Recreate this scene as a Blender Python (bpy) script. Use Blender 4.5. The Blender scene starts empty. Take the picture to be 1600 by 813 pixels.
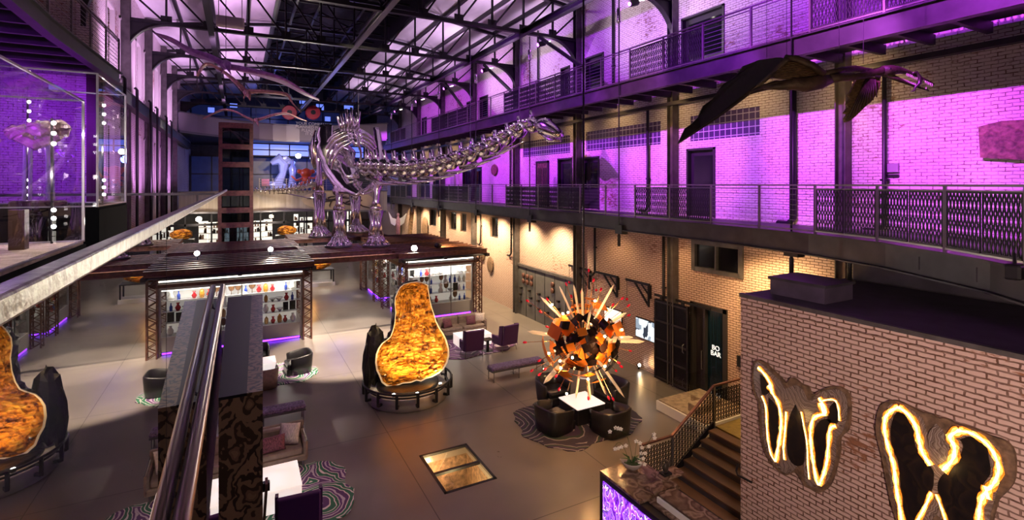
import bpy, math, random
from mathutils import Vector, Matrix
random.seed(7)
sc = bpy.context.scene
COL = sc.collection
PI = math.pi
R = math.radians

# ---------------------------------------------------------------- camera, world, exposure
cam_d = bpy.data.cameras.new('camera'); cam = bpy.data.objects.new('camera', cam_d); COL.objects.link(cam)
cam.location = (0, 0, 7.0); cam.rotation_euler = (R(90), 0, R(-28.1))
cam_d.sensor_width = 36; cam_d.lens = 18.0; cam_d.shift_y = -118.5 / 1600; cam_d.clip_start = 0.02; cam_d.clip_end = 200
sc.camera = cam
sc.view_settings.view_transform = 'Standard'; sc.view_settings.look = 'None'
sc.view_settings.exposure = 0.35; sc.view_settings.gamma = 1; sc.view_settings.use_curve_mapping = False
w = bpy.data.worlds.new('night'); sc.world = w; w.use_nodes = True
w.node_tree.nodes['Background'].inputs[0].default_value = (0.30, 0.22, 0.42, 1)
w.node_tree.nodes['Background'].inputs[1].default_value = 0.03
try:
    sc.cycles.use_denoising = True
    sc.cycles.max_bounces = 8; sc.cycles.diffuse_bounces = 3; sc.cycles.glossy_bounces = 4
    sc.cycles.transparent_max_bounces = 24; sc.cycles.transmission_bounces = 4
    sc.cycles.sample_clamp_indirect = 6; sc.cycles.sample_clamp_direct = 40
    sc.cycles.caustics_reflective = False; sc.cycles.caustics_refractive = False
except Exception: pass

# ---------------------------------------------------------------- general lights
PURPLE = (0.42, 0.03, 1.0); VIOLET = (0.62, 0.05, 1.0); WARM = (1.0, 0.62, 0.25); WHITE = (1.0, 0.86, 0.68); AMBER = (1.0, 0.45, 0.08)
def spot(name, loc, to, power, color, angle, blend=0.5, size=0.06):
    d = bpy.data.lights.new(name, 'SPOT'); d.energy = power; d.color = color; d.spot_size = R(angle); d.spot_blend = blend; d.shadow_soft_size = size
    o = bpy.data.objects.new(name, d); COL.objects.link(o); o.location = loc
    o.rotation_euler = (Vector(to) - Vector(loc)).to_track_quat('-Z', 'Y').to_euler(); return o
def point(name, loc, power, color, size=0.08):
    d = bpy.data.lights.new(name, 'POINT'); d.energy = power; d.color = color; d.shadow_soft_size = size
    o = bpy.data.objects.new(name, d); COL.objects.link(o); o.location = loc; return o
def area(name, loc, to, power, color, sx, sy):
    d = bpy.data.lights.new(name, 'AREA'); d.energy = power; d.color = color; d.shape = 'RECTANGLE'; d.size = sx; d.size_y = sy
    o = bpy.data.objects.new(name, d); COL.objects.link(o); o.location = loc
    o.rotation_euler = (Vector(to) - Vector(loc)).to_track_quat('-Z', 'Y').to_euler(); return o
# purple projectors across the hall washing the second level of the brick wall
for i in range(15):
    y = 1.0 + 3.0 * i
    spot('wall_projector', (4.0, y, 12.8), (13.5, y, 8.1), (4200, 4600, 4200, 3600, 3400, 3300, 3000, 2800, 2700, 2500, 2300, 2100, 2000, 1800, 1600)[i] * 1.5, ((.80, .16, 1), (.66, .07, 1), (.74, .12, 1), (.42, .03, 1))[i % 4] if i < 5 else ((.62, .06, 1), (.46, .04, 1))[i % 2], 33, 0.5, 0.04)
    if y > 4: spot('soffit_warm', (12.3, y, 9.75), (13.5, y, 9.2), 30, WARM, 110, 0.8, 0.05)
# purple and white projectors on the third level
for y, p, c in ((5, 900, PURPLE), (10.2, 800, PURPLE), (15.5, 1000, PURPLE), (21, 900, PURPLE), (27, 900, VIOLET), (33, 800, VIOLET), (39, 700, VIOLET)):
    spot('truss_projector', (6.8, y - 1.0, 13.0), (13.5, y, 11.6), p * 1.9, c, 70, 0.8, 0.08)
for y in (12, 15, 21.5, 27):
    spot('truss_wash', (9.5, y + 1, 12.2), (13.4, y - .5, 13.4), 560, (0.9, 0.72, 0.85), 80, 0.9, 0.08)
# uplights to the pale ceiling panels
for y in (14, 20, 26, 32, 38, 44):
    for x, c in ((10.2, (0.78, 0.5, 0.85)), (-0.6, (0.85, 0.45, 0.9))):
        spot('ceiling_uplight', (x, y, 12.4), (x, y + .6, 15.4), 620, c, 125, 0.8, 0.1)
# warm wall washers below the second level walkway
for y, p in ((9.2, 200), (12.7, 40), (16.0, 45), (20.2, 420), (23.2, 420), (26.5, 520), (29.2, 480), (33.0, 330), (36.5, 360), (40.2, 340), (44, 250)):
    spot('soffit_downlight', (12.1, y, 5.25), (13.6, y, 1.6), p * 2.5, WARM if y < 19 else (1.0, .72, .40), 120, 0.8, 0.05)
for y in (7.4, 13.1, 18.8, 24.5, 30.2):
    spot('column_downlight', (12.7, y, 9.7), (13.35, y, 8.0), 60, AMBER, 60, 0.8, 0.04)
# warm white light over the aisle and lounge, plus added fill lamps
spot('aisle_light', (4.8, 25.2, 13.2), (5.0, 25.2, 0), 16000, (1, .80, .60), 23, 0.6, 0.2); spot('aisle_light', (5.0, 32.6, 13.2), (5.0, 32.6, 0), 14000, (1, .80, .60), 18, 0.5, 0.2)
spot('aisle_light', (4.4, 18, 13.2), (4.2, 22.0, 0), 27000, (1, .80, .60), 29, 0.35, 0.12)
spot('lounge_light', (8.5, 17, 13.0), (9.2, 20, 0), 3600, (1, .8, .62), 42, 0.8, 0.2)
spot('lounge_light', (10.5, 12, 13.0), (9.5, 14, 0), 500, WHITE, 60, 0.8, 0.2)
spot('front_light', (3.5, 9, 13.0), (2.8, 13, 0), 800, (1.0, .78, .62), 62, 0.9, 0.25)
spot('sculpture_light', (4.7, 19, 13.2), (5.8, 31, 8.5), 11000, (1.0, .82, .62), 46, 0.7, 0.5)
spot('sculpture_light', (9.5, 14, 13.2), (8, 26, 8.0), 5000, (.7, .4, 1.0), 46, 0.7, 0.4)
spot('lobby_fill', (2.5, -.8, 5.6), (8.5, 4.2, 3.0), 1500, (1.0, .72, .58), 78, .8, .4)  # unseen lamp added out of view to brighten the lobby wall
for p_, w_ in (((5.0, 29.2, 3.1), 420), ((5.0, 36.5, 3.1), 420), ((4.6, 42.0, 6.5), 700)): spot('aisle_fill', p_, (p_[0], p_[1], 0), w_, (1, .80, .60), 130, .8, .15)  # lamps added under the platforms and beyond, to brighten the aisle floor
area('deck_light', (2.0, 0.2, 10.4), (.2, 3.5, 6), 40, (1.0, .8, .85), 1.2, 1.2)

# ---------------------------------------------------------------- materials
MATS = {}
def nt(name):
    m = bpy.data.materials.new(name); m.use_nodes = True; t = m.node_tree
    return m, t, t.nodes['Principled BSDF'], t.nodes, t.links
def sset(b, k, v):
    if k in b.inputs: b.inputs[k].default_value = v
def mat(name, col, rough=0.5, metal=0.0, emit=None, es=0.0, noise=0.0, nscale=8.0, bump=0.0, bscale=30.0, coat=0.0, spec=0.5, aniso=(1, 1, 1)):
    if name in MATS: return MATS[name]
    m, t, b, N, L = nt(name)
    c = (*col, 1) if len(col) == 3 else col
    sset(b, 'Base Color', c); sset(b, 'Roughness', rough); sset(b, 'Metallic', metal); sset(b, 'Coat Weight', coat); sset(b, 'Specular IOR Level', spec)
    if emit: sset(b, 'Emission Color', (*emit, 1)); sset(b, 'Emission Strength', es)
    tc = N.new('ShaderNodeTexCoord'); mp = N.new('ShaderNodeMapping'); mp.inputs['Scale'].default_value = aniso; L.new(tc.outputs['Object'], mp.inputs[0])
    if noise > 0:
        n = N.new('ShaderNodeTexNoise'); n.inputs['Scale'].default_value = nscale; n.inputs['Detail'].default_value = 6
        L.new(mp.outputs[0], n.inputs['Vector'])
        r = N.new('ShaderNodeValToRGB'); r.color_ramp.elements[0].position = .3; r.color_ramp.elements[1].position = .7
        r.color_ramp.elements[0].color = tuple(max(0, x * (1 - noise)) for x in c[:3]) + (1,); r.color_ramp.elements[1].color = tuple(min(1, x * (1 + noise)) for x in c[:3]) + (1,)
        L.new(n.outputs[0], r.inputs[0]); L.new(r.outputs[0], b.inputs['Base Color'])
    if bump > 0:
        n = N.new('ShaderNodeTexNoise'); n.inputs['Scale'].default_value = bscale; n.inputs['Detail'].default_value = 5; L.new(mp.outputs[0], n.inputs['Vector'])
        bp = N.new('ShaderNodeBump'); bp.inputs['Strength'].default_value = bump; bp.inputs['Distance'].default_value = .03
        L.new(n.outputs[0], bp.inputs['Height']); L.new(bp.outputs[0], b.inputs['Normal'])
    MATS[name] = m; return m
def ramp(N, stops, interp='LINEAR'):
    r = N.new('ShaderNodeValToRGB'); cr = r.color_ramp; cr.interpolation = interp
    while len(cr.elements) < len(stops): cr.elements.new(0.5)
    for e, (p, c) in zip(cr.elements, stops): e.position = p; e.color = (*c, 1)
    return r
def brick_mat(name, axis, c1, c2, mortar, worn=(.30, .13, .08), wornamt=.5, bw=.22, bh=.075, bump=.6, ms=.010, jmin=.25, low=False):
    m, t, b, N, L = nt(name)
    tc = N.new('ShaderNodeTexCoord'); sp = N.new('ShaderNodeSeparateXYZ'); cb = N.new('ShaderNodeCombineXYZ')
    L.new(tc.outputs['Object'], sp.inputs[0]); L.new(sp.outputs['Y' if axis == 'x' else 'X'], cb.inputs[0]); L.new(sp.outputs['Z'], cb.inputs[1])
    nz = N.new('ShaderNodeTexNoise'); nz.inputs['Scale'].default_value = 7; L.new(tc.outputs['Object'], nz.inputs['Vector'])
    mxv = N.new('ShaderNodeVectorMath'); mxv.operation = 'MULTIPLY_ADD'; mxv.inputs[1].default_value = (.05, .03, 0); L.new(nz.outputs['Color'], mxv.inputs[0]); L.new(cb.outputs[0], mxv.inputs[2])
    br = N.new('ShaderNodeTexBrick'); br.inputs['Scale'].default_value = 1; br.inputs['Brick Width'].default_value = bw; br.inputs['Row Height'].default_value = bh
    br.inputs['Mortar Size'].default_value = ms; br.inputs['Mortar Smooth'].default_value = .25; br.inputs['Bias'].default_value = -.2
    br.inputs['Color1'].default_value = (*c1, 1); br.inputs['Color2'].default_value = (*c2, 1); br.inputs['Mortar'].default_value = (*mortar, 1)
    L.new(mxv.outputs[0], br.inputs['Vector'])
    st = N.new('ShaderNodeVectorMath'); st.operation = 'MULTIPLY'; st.inputs[1].default_value = (4.5 / (bw / .22), 13 / (bh / .075), 1); L.new(cb.outputs[0], st.inputs[0])
    n2 = N.new('ShaderNodeTexNoise'); n2.inputs['Scale'].default_value = 1.0; n2.inputs['Detail'].default_value = 6; n2.inputs['Roughness'].default_value = .65; L.new(st.outputs[0], n2.inputs['Vector'])
    n3 = N.new('ShaderNodeTexNoise'); n3.inputs['Scale'].default_value = .5; n3.inputs['Detail'].default_value = 4; L.new(cb.outputs[0], n3.inputs['Vector'])
    ad = N.new('ShaderNodeMath'); ad.operation = 'ADD'; L.new(n2.outputs[0], ad.inputs[0]); L.new(n3.outputs[0], ad.inputs[1])
    mr = N.new('ShaderNodeMapRange'); mr.inputs['From Min'].default_value = 1.24 - .22 * wornamt; mr.inputs['From Max'].default_value = 1.34 - .22 * wornamt; L.new(ad.outputs[0], mr.inputs['Value'])
    # paint fills the joints unevenly
    n4 = N.new('ShaderNodeTexNoise'); n4.inputs['Scale'].default_value = 9; n4.inputs['Detail'].default_value = 3; L.new(tc.outputs['Object'], n4.inputs['Vector'])
    j = N.new('ShaderNodeMapRange'); j.inputs['From Min'].default_value = .42; j.inputs['From Max'].default_value = .62; j.inputs['To Min'].default_value = jmin; L.new(n4.outputs[0], j.inputs['Value'])
    jm = N.new('ShaderNodeMath'); jm.operation = 'MULTIPLY'; L.new(br.outputs['Fac'], jm.inputs[0]); L.new(j.outputs[0], jm.inputs[1])
    br2 = N.new('ShaderNodeMix'); br2.data_type = 'RGBA'; L.new(n3.outputs[0], br2.inputs[0]); br2.inputs[6].default_value = (*c1, 1); br2.inputs[7].default_value = (*c2, 1)
    br3 = N.new('ShaderNodeMix'); br3.data_type = 'RGBA'; L.new(jm.outputs[0], br3.inputs[0]); L.new(br2.outputs[2], br3.inputs[6]); br3.inputs[7].default_value = (*mortar, 1)
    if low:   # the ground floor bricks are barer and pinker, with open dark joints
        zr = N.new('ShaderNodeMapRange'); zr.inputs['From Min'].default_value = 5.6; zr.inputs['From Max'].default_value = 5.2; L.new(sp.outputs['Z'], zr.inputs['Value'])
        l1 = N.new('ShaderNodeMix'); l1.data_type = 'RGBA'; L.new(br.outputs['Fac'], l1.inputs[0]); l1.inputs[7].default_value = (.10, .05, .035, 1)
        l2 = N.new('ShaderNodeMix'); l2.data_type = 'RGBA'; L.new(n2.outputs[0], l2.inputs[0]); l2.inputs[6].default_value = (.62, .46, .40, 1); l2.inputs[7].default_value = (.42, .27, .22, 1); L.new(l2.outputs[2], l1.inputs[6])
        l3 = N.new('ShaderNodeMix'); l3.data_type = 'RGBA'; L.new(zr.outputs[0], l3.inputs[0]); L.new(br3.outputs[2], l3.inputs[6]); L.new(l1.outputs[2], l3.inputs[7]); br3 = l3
    mx = N.new('ShaderNodeMix'); mx.data_type = 'RGBA'; L.new(mr.outputs[0], mx.inputs[0]); L.new(br3.outputs[2], mx.inputs[6]); mx.inputs[7].default_value = (*worn, 1)
    L.new(mx.outputs[2], b.inputs['Base Color']); sset(b, 'Roughness', .8)
    inv = N.new('ShaderNodeMath'); inv.operation = 'SUBTRACT'; inv.inputs[0].default_value = 1; L.new(br.outputs['Fac'], inv.inputs[1])
    ad2 = N.new('ShaderNodeMath'); ad2.operation = 'MULTIPLY_ADD'; L.new(n2.outputs[0], ad2.inputs[0]); ad2.inputs[1].default_value = .6; L.new(inv.outputs[0], ad2.inputs[2])
    bp = N.new('ShaderNodeBump'); bp.inputs['Strength'].default_value = bump; bp.inputs['Distance'].default_value = .02; L.new(ad2.outputs[0], bp.inputs['Height']); L.new(bp.outputs[0], b.inputs['Normal'])
    MATS[name] = m; return m
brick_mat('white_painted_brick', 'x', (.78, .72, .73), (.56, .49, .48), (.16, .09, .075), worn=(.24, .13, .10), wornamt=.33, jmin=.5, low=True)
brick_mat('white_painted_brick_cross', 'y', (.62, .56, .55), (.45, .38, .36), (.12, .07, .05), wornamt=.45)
brick_mat('pink_lobby_brick', 'x', (.66, .47, .42), (.50, .34, .30), (.12, .055, .035), worn=(.26, .11, .06), wornamt=.45, ms=.012, bump=1.0, jmin=.75)
def floor_mat():
    m, t, b, N, L = nt('polished_concrete'); tc = N.new('ShaderNodeTexCoord')
    n = N.new('ShaderNodeTexNoise'); n.inputs['Scale'].default_value = .45; n.inputs['Detail'].default_value = 3; L.new(tc.outputs['Object'], n.inputs['Vector'])
    r = ramp(N, ((.25, (.12, .10, .092)), (.75, (.185, .16, .145)))); L.new(n.outputs[0], r.inputs[0])
    br = N.new('ShaderNodeTexBrick'); br.offset = 0; br.inputs['Scale'].default_value = 1; br.inputs['Brick Width'].default_value = 4.3; br.inputs['Row Height'].default_value = 5.2; br.inputs['Mortar Size'].default_value = .012
    br.inputs['Color1'].default_value = (1, 1, 1, 1); br.inputs['Color2'].default_value = (1, 1, 1, 1); br.inputs['Mortar'].default_value = (.25, .25, .25, 1)
    mp = N.new('ShaderNodeMapping'); mp.inputs['Location'].default_value = (.6, 1.2, 0); L.new(tc.outputs['Object'], mp.inputs[0]); L.new(mp.outputs[0], br.inputs['Vector'])
    mx = N.new('ShaderNodeMix'); mx.data_type = 'RGBA'; mx.blend_type = 'MULTIPLY'; mx.inputs[0].default_value = 1; L.new(r.outputs[0], mx.inputs[6]); L.new(br.outputs['Color'], mx.inputs[7]); L.new(mx.outputs[2], b.inputs['Base Color'])
    n2 = N.new('ShaderNodeTexNoise'); n2.inputs['Scale'].default_value = 1.4; n2.inputs['Detail'].default_value = 6; L.new(tc.outputs['Object'], n2.inputs['Vector'])
    mr = N.new('ShaderNodeMapRange'); mr.inputs['To Min'].default_value = .24; mr.inputs['To Max'].default_value = .36; L.new(n2.outputs[0], mr.inputs['Value']); L.new(mr.outputs[0], b.inputs['Roughness'])
    MATS['polished_concrete'] = m
floor_mat()
def glass_mat(name, tint=(.95, .96, .96), ior=1.45, boost=1.0, rough=0.0):
    m = bpy.data.materials.new(name); m.use_nodes = True; t = m.node_tree; N = t.nodes; L = t.links; N.clear()
    out = N.new('ShaderNodeOutputMaterial'); tr = N.new('ShaderNodeBsdfTransparent'); tr.inputs[0].default_value = (*tint, 1)
    gl = N.new('ShaderNodeBsdfGlossy'); gl.inputs['Roughness'].default_value = rough; fr = N.new('ShaderNodeFresnel'); fr.inputs[0].default_value = ior
    ge = N.new('ShaderNodeNewGeometry'); nb = N.new('ShaderNodeMath'); nb.operation = 'SUBTRACT'; nb.inputs[0].default_value = 1; L.new(ge.outputs['Backfacing'], nb.inputs[1]); m3 = N.new('ShaderNodeMath'); m3.operation = 'MULTIPLY'; L.new(fr.outputs[0], m3.inputs[0]); L.new(nb.outputs[0], m3.inputs[1])
    mul = N.new('ShaderNodeMath'); mul.operation = 'MULTIPLY'; mul.use_clamp = True; mul.inputs[1].default_value = boost; L.new(m3.outputs[0], mul.inputs[0])
    mx = N.new('ShaderNodeMixShader'); L.new(mul.outputs[0], mx.inputs[0]); L.new(tr.outputs[0], mx.inputs[1]); L.new(gl.outputs[0], mx.inputs[2]); L.new(mx.outputs[0], out.inputs[0])
    MATS[name] = m; return m
glass_mat('clear_glass'); glass_mat('coated_glass', (.5, .52, .52), 2.6, 1.5); glass_mat('case_glass', (.93, .93, .96), 1.3, 1.0); glass_mat('dark_glass', (.25, .3, .35), 1.6, 1.5)
def agate_mat(name, stops, scale=1.0, dist=3.0, interp='CONSTANT', vec=(1, 1, 1), emit=0, rough=.7, spacing=3.0, voro=None, coat=0):
    m, t, b, N, L = nt(name); tc = N.new('ShaderNodeTexCoord'); mp = N.new('ShaderNodeMapping'); mp.inputs['Scale'].default_value = vec; L.new(tc.outputs['Object'], mp.inputs[0])
    n = N.new('ShaderNodeTexNoise'); n.inputs['Scale'].default_value = scale; n.inputs['Detail'].default_value = 3; L.new(mp.outputs[0], n.inputs['Vector'])
    vm = N.new('ShaderNodeVectorMath'); vm.operation = 'MULTIPLY_ADD'; vm.inputs[1].default_value = (dist * .15,) * 3; L.new(n.outputs['Color'], vm.inputs[0]); L.new(mp.outputs[0], vm.inputs[2])
    v = N.new('ShaderNodeTexVoronoi'); v.inputs['Scale'].default_value = voro or .9; L.new(vm.outputs[0], v.inputs['Vector'])
    mul = N.new('ShaderNodeMath'); mul.operation = 'MULTIPLY'; mul.inputs[1].default_value = spacing; L.new(v.outputs['Distance'], mul.inputs[0])
    fr = N.new('ShaderNodeMath'); fr.operation = 'FRACT'; L.new(mul.outputs[0], fr.inputs[0])
    r = ramp(N, stops, interp); L.new(fr.outputs[0], r.inputs[0]); L.new(r.outputs[0], b.inputs['Base Color']); sset(b, 'Roughness', rough); sset(b, 'Coat Weight', coat)
    if emit: L.new(r.outputs[0], b.inputs['Emission Color']); sset(b, 'Emission Strength', emit)
    MATS[name] = m; return m
PW = (.70, .62, .60)
agate_mat('agate_rug_green', ((0, (.09, .03, .13)), (.18, PW), (.25, (.02, .13, .07)), (.45, PW), (.52, (.02, .13, .07)), (.68, (.55, .5, .5)), (.75, (.1, .03, .15)), (.88, (.5, .42, .5))), 1.1, 3, voro=.95, spacing=3.6)
agate_mat('agate_rug_dark', ((0, (.02, .012, .03)), (.3, (.30, .27, .26)), (.38, (.03, .012, .05)), (.6, (.015, .03, .022)), (.8, (.28, .25, .25)), (.86, (.03, .02, .04))), .8, 4, voro=.5, spacing=6)
agate_mat('agate_rug_purple', ((0, (.12, .04, .14)), (.3, (.4, .3, .38)), (.4, (.18, .07, .2)), (.7, (.07, .03, .08)), (.9, (.45, .36, .4))), 1, 3, voro=.8, spacing=3)
agate_mat('lit_onyx', ((0, (1, .9, .84)), (.4, (1, .93, .88)), (.7, (1, .82, .72)), (1, (1, .9, .85))), 2, 4, 'LINEAR', emit=.6, voro=1.2, spacing=1.3)
agate_mat('amethyst_panel', ((0, (.9, .7, 1)), (.12, (.42, .12, .95)), (.35, (.20, .02, .6)), (.55, (.05, .0, .18)), (.7, (.35, .1, .9)), (1, (.02, 0, .06))), 3, 5, 'LINEAR', emit=1.5, voro=5.0, spacing=2.0, vec=(1, .8, .5))
for nm_, c_, e_ in (('amber_glow', (1, .30, .02), .75), ('yellow_glow', (1, .62, .13), 1.5), ('pale_glow', (1, .88, .5), 2.6)):
    agate_mat(nm_, ((0, tuple(x * .35 for x in c_)), (.4, c_), (.7, c_), (1, tuple(x * .5 for x in c_))), 6, 3, 'LINEAR', emit=e_, voro=2.2, spacing=7, rough=.3)
if False: agate_mat('backlit_agate', ((0, (1, .78, .30)), (.22, (1, .42, .05)), (.34, (1, .85, .45)), (.6, (1, .6, .12)), (.72, (.75, .25, .02)), (.8, (1, .9, .55)), (1, (1, .7, .2))), 3, 2, 'LINEAR', emit=3.2, voro=1.2, spacing=9, rough=.3)
agate_mat('banded_grey_agate', ((0, (.28, .22, .20)), (.2, (.09, .06, .05)), (.35, (.34, .27, .25)), (.55, (.14, .09, .07)), (.7, (.3, .24, .21)), (1, (.07, .04, .03))), 3, 2, 'LINEAR', voro=1.1, spacing=14, rough=.25, coat=.5)
agate_mat('dark_agate', ((0, (.006, .005, .006)), (.5, (.012, .008, .008)), (.8, (.02, .012, .008)), (1, (.006, .005, .006))), 3, 3, 'LINEAR', voro=3, spacing=3, rough=.35)
agate_mat('petrified_wood', ((0, (.34, .20, .11)), (.25, (.25, .14, .08)), (.42, (.07, .04, .024)), (.62, (.30, .18, .10)), (.85, (.05, .03, .02))), 6, 2.0, 'CONSTANT', voro=6.5, spacing=1.3, rough=.35, vec=(1, 1, .8))
agate_mat('brown_marble', ((0, (.10, .06, .045)), (.4, (.22, .15, .11)), (.6, (.08, .045, .03)), (.8, (.30, .21, .16)), (1, (.10, .06, .04))), 2.5, 4, 'LINEAR', voro=2.5, spacing=1.6, rough=.15)
def gold_mat(name='golden_crystal', vscale=9, c=((.10, .022, .002), (.75, .27, .015), (1.0, .60, .09))):
    m, t, b, N, L = nt(name); tc = N.new('ShaderNodeTexCoord')
    mp = N.new('ShaderNodeMapping'); mp.inputs['Rotation'].default_value = (0, R(25), 0); mp.inputs['Scale'].default_value = (.6, 1, 1.2); L.new(tc.outputs['Object'], mp.inputs[0])
    v = N.new('ShaderNodeTexVoronoi'); v.inputs['Scale'].default_value = vscale; L.new(mp.outputs[0], v.inputs['Vector'])
    n = N.new('ShaderNodeTexNoise'); n.inputs['Scale'].default_value = vscale * .45; n.inputs['Detail'].default_value = 8; n.inputs['Roughness'].default_value = .7; L.new(mp.outputs[0], n.inputs['Vector'])
    r = ramp(N, ((.40, c[0]), (.50, c[1]), (.66, c[2]))); L.new(n.outputs[0], r.inputs[0]); L.new(r.outputs[0], b.inputs['Base Color'])  # ramp puts dark crevices and yellow highlights into the gold colour
    sset(b, 'Roughness', .38); sset(b, 'Metallic', .25); sset(b, 'Coat Weight', .4)
    a = N.new('ShaderNodeMath'); a.operation = 'ADD'; L.new(n.outputs[0], a.inputs[0]); L.new(v.outputs['Distance'], a.inputs[1])
    bp = N.new('ShaderNodeBump'); bp.inputs['Strength'].default_value = 1; bp.inputs['Distance'].default_value = .16; L.new(a.outputs[0], bp.inputs['Height']); L.new(bp.outputs[0], b.inputs['Normal']); MATS[name] = m
gold_mat()
def block_mat():
    m, t, b, N, L = nt('glass_block'); tc = N.new('ShaderNodeTexCoord'); sp = N.new('ShaderNodeSeparateXYZ'); cb = N.new('ShaderNodeCombineXYZ')
    L.new(tc.outputs['Object'], sp.inputs[0]); L.new(sp.outputs['Y'], cb.inputs[0]); L.new(sp.outputs['Z'], cb.inputs[1])
    br = N.new('ShaderNodeTexBrick'); br.offset = 0; br.inputs['Scale'].default_value = 1; br.inputs['Brick Width'].default_value = .213; br.inputs['Row Height'].default_value = .213; br.inputs['Mortar Size'].default_value = .014
    br.inputs['Color1'].default_value = (.05, .03, .09, 1); br.inputs['Color2'].default_value = (.07, .04, .11, 1); br.inputs['Mortar'].default_value = (.42, .38, .45, 1); L.new(cb.outputs[0], br.inputs['Vector'])
    L.new(br.outputs['Color'], b.inputs['Base Color']); sset(b, 'Roughness', .15)
    n = N.new('ShaderNodeTexNoise'); n.inputs['Scale'].default_value = 18; L.new(cb.outputs[0], n.inputs['Vector']); bp = N.new('ShaderNodeBump'); bp.inputs['Strength'].default_value = .8; L.new(n.outputs[0], bp.inputs['Height']); L.new(bp.outputs[0], b.inputs['Normal'])
    MATS['glass_block'] = m
block_mat()
mat('black_steel', (.012, .011, .014), .45, .3); mat('dark_steel', (.035, .03, .036), .45, .5, noise=.3, nscale=3); mat('grey_steel', (.17, .165, .18), .4, .7)
mat('rail_steel', (.20, .18, .18), .35, .8); mat('column_steel', (.10, .09, .09), .45, .4, noise=.3, nscale=4); mat('brown_steel', (.13, .055, .04), .5, .3, noise=.4, nscale=6)
mat('chrome', (.9, .88, .9), .12, 1.0, bump=.25, bscale=5); mat('brushed_steel', (.17, .175, .15), .32, .9, bump=.12, bscale=45, noise=.45, nscale=70); mat('matte_black', (.006, .006, .007), .95, spec=.05)
mat('bronze_rail', (.22, .13, .11), .28, .8); mat('ceiling_panel', (.60, .58, .60), .7, noise=.22, nscale=1.1, aniso=(1, .25, 1)); mat('monitor_dark', (.02, .018, .03), .7)
mat('deck_dark', (.03, .026, .034), .5, noise=.4, nscale=3); mat('slate_roof', (.055, .04, .07), .55, noise=.25, nscale=3)
mat('velvet_purple', (.075, .018, .10), .75); mat('black_leather', (.012, .011, .013), .3, coat=.2); mat('taupe_velvet', (.26, .19, .15), .45, noise=.2, nscale=9)
mat('wine_pattern', (.16, .05, .07), .7, noise=.9, nscale=40, aniso=(2, 1, .5)); mat('cream_pattern', (.62, .52, .46), .6, noise=.35, nscale=30, aniso=(2, 1, .5))
mat('tufted_purple', (.13, .085, .17), .7, noise=.7, nscale=22, bump=.6, bscale=14); mat('black_rock', (.007, .006, .008), .42, noise=.5, nscale=5, bump=1, bscale=6)
mat('white_rim', (.85, .76, .66), .4, bump=.5); mat('pedestal_grey', (.42, .40, .39), .3, .2, noise=.1, nscale=2); mat('wood_plank', (.085, .043, .025), .45, noise=.55, nscale=3, aniso=(1, .15, 1))
mat('case_panel', (.42, .41, .42), .4, .1); mat('case_white', (.8, .8, .78), .5, emit=(1, .95, .84), es=.22); mat('led_white', (1, 1, 1), .5, emit=(1, .94, .82), es=3)
mat('led_purple', (.2, .05, .6), .5, emit=(.22, .03, 1), es=5); mat('lamp_lens', (1, 1, 1), .5, emit=(1, .93, .8), es=30); mat('amber_lens', (1, .5, .1), .5, emit=(1, .45, .1), es=18)
mat('purple_lens', (.5, .1, 1), .5, emit=(.6, .1, 1), es=9); mat('copper_orange', (.85, .24, .02), .35, .7); mat('dark_facet', (.02, .012, .012), .12, .5)
mat('crystal', (.95, .8, .62), .12, 0.1, spec=1, emit=(1, .6, .3), es=.12); mat('red_glass', (.5, .01, .03), .1, 0, emit=(.8, .01, .03), es=.15); mat('gilt_rod', (.8, .42, .15), .25, .9)  # crystal and red glass carry a faint glow standing in for light passing through
mat('bulb_glow', (1, .8, .5), .5, emit=(1, .68, .3), es=38); mat('membrane_dark', (.014, .009, .010), .7, noise=.4, nscale=12); mat('feather_brown', (.11, .065, .03), .65, noise=.6, nscale=16, aniso=(1, 1, 3), bump=.8, bscale=18)
mat('hide_brown', (.05, .03, .02), .55, noise=.6, nscale=5, bump=.6, bscale=12); mat('bone_pink', (.52, .28, .30), .5, noise=.3); mat('bone_purple', (.30, .12, .42), .45, noise=.4)
mat('fossil_stone', (.15, .09, .055), .7, noise=.6, nscale=9, bump=1, bscale=9); mat('panel_grey', (.13, .125, .12), .45, .3, noise=.2, nscale=2); mat('dark_metal_door', (.009, .007, .01), .25, .6, noise=.6, nscale=5, bump=.3)
mat('teal_glass', (.004, .016, .028), .1, .1, aniso=(1, 8, .3), noise=.6, nscale=2); mat('door_dark', (.02, .016, .022), .35); mat('door_frame', (.045, .04, .045), .4, .4); mat('window_night', (.006, .006, .009), .08)
mat('tan_panel', (.48, .38, .24), .6, noise=.12, nscale=1); mat('fascia_grey', (.30, .27, .29), .45, .3); mat('fascia_tan', (.34, .29, .24), .6, noise=.12, nscale=2, aniso=(3, 3, .1)); mat('branch_dark', (.035, .02, .012), .6)
mat('night_blue', (.01, .014, .05), .3, emit=(.05, .10, .6), es=.045, noise=.6, nscale=1.2); mat('blue_screen', (.1, .2, .6), .3, emit=(.16, .24, 1), es=.9)
mat('ice_sculpture', (.55, .6, .9), .15, .2, bump=.8, bscale=4); mat('orange_sculpture', (.75, .09, .02), .35); mat('red_drum', (.5, .02, .05), .4); mat('pink_plastic', (.6, .2, .25), .5)
mat('petal_white', (.88, .84, .78), .5); mat('leaf_green', (.03, .08, .02), .4); mat('bowl_grey', (.36, .31, .29), .35); mat('statue_dark', (.045, .035, .03), .35, .3); mat('moss', (.04, .06, .02), .9)
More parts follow.
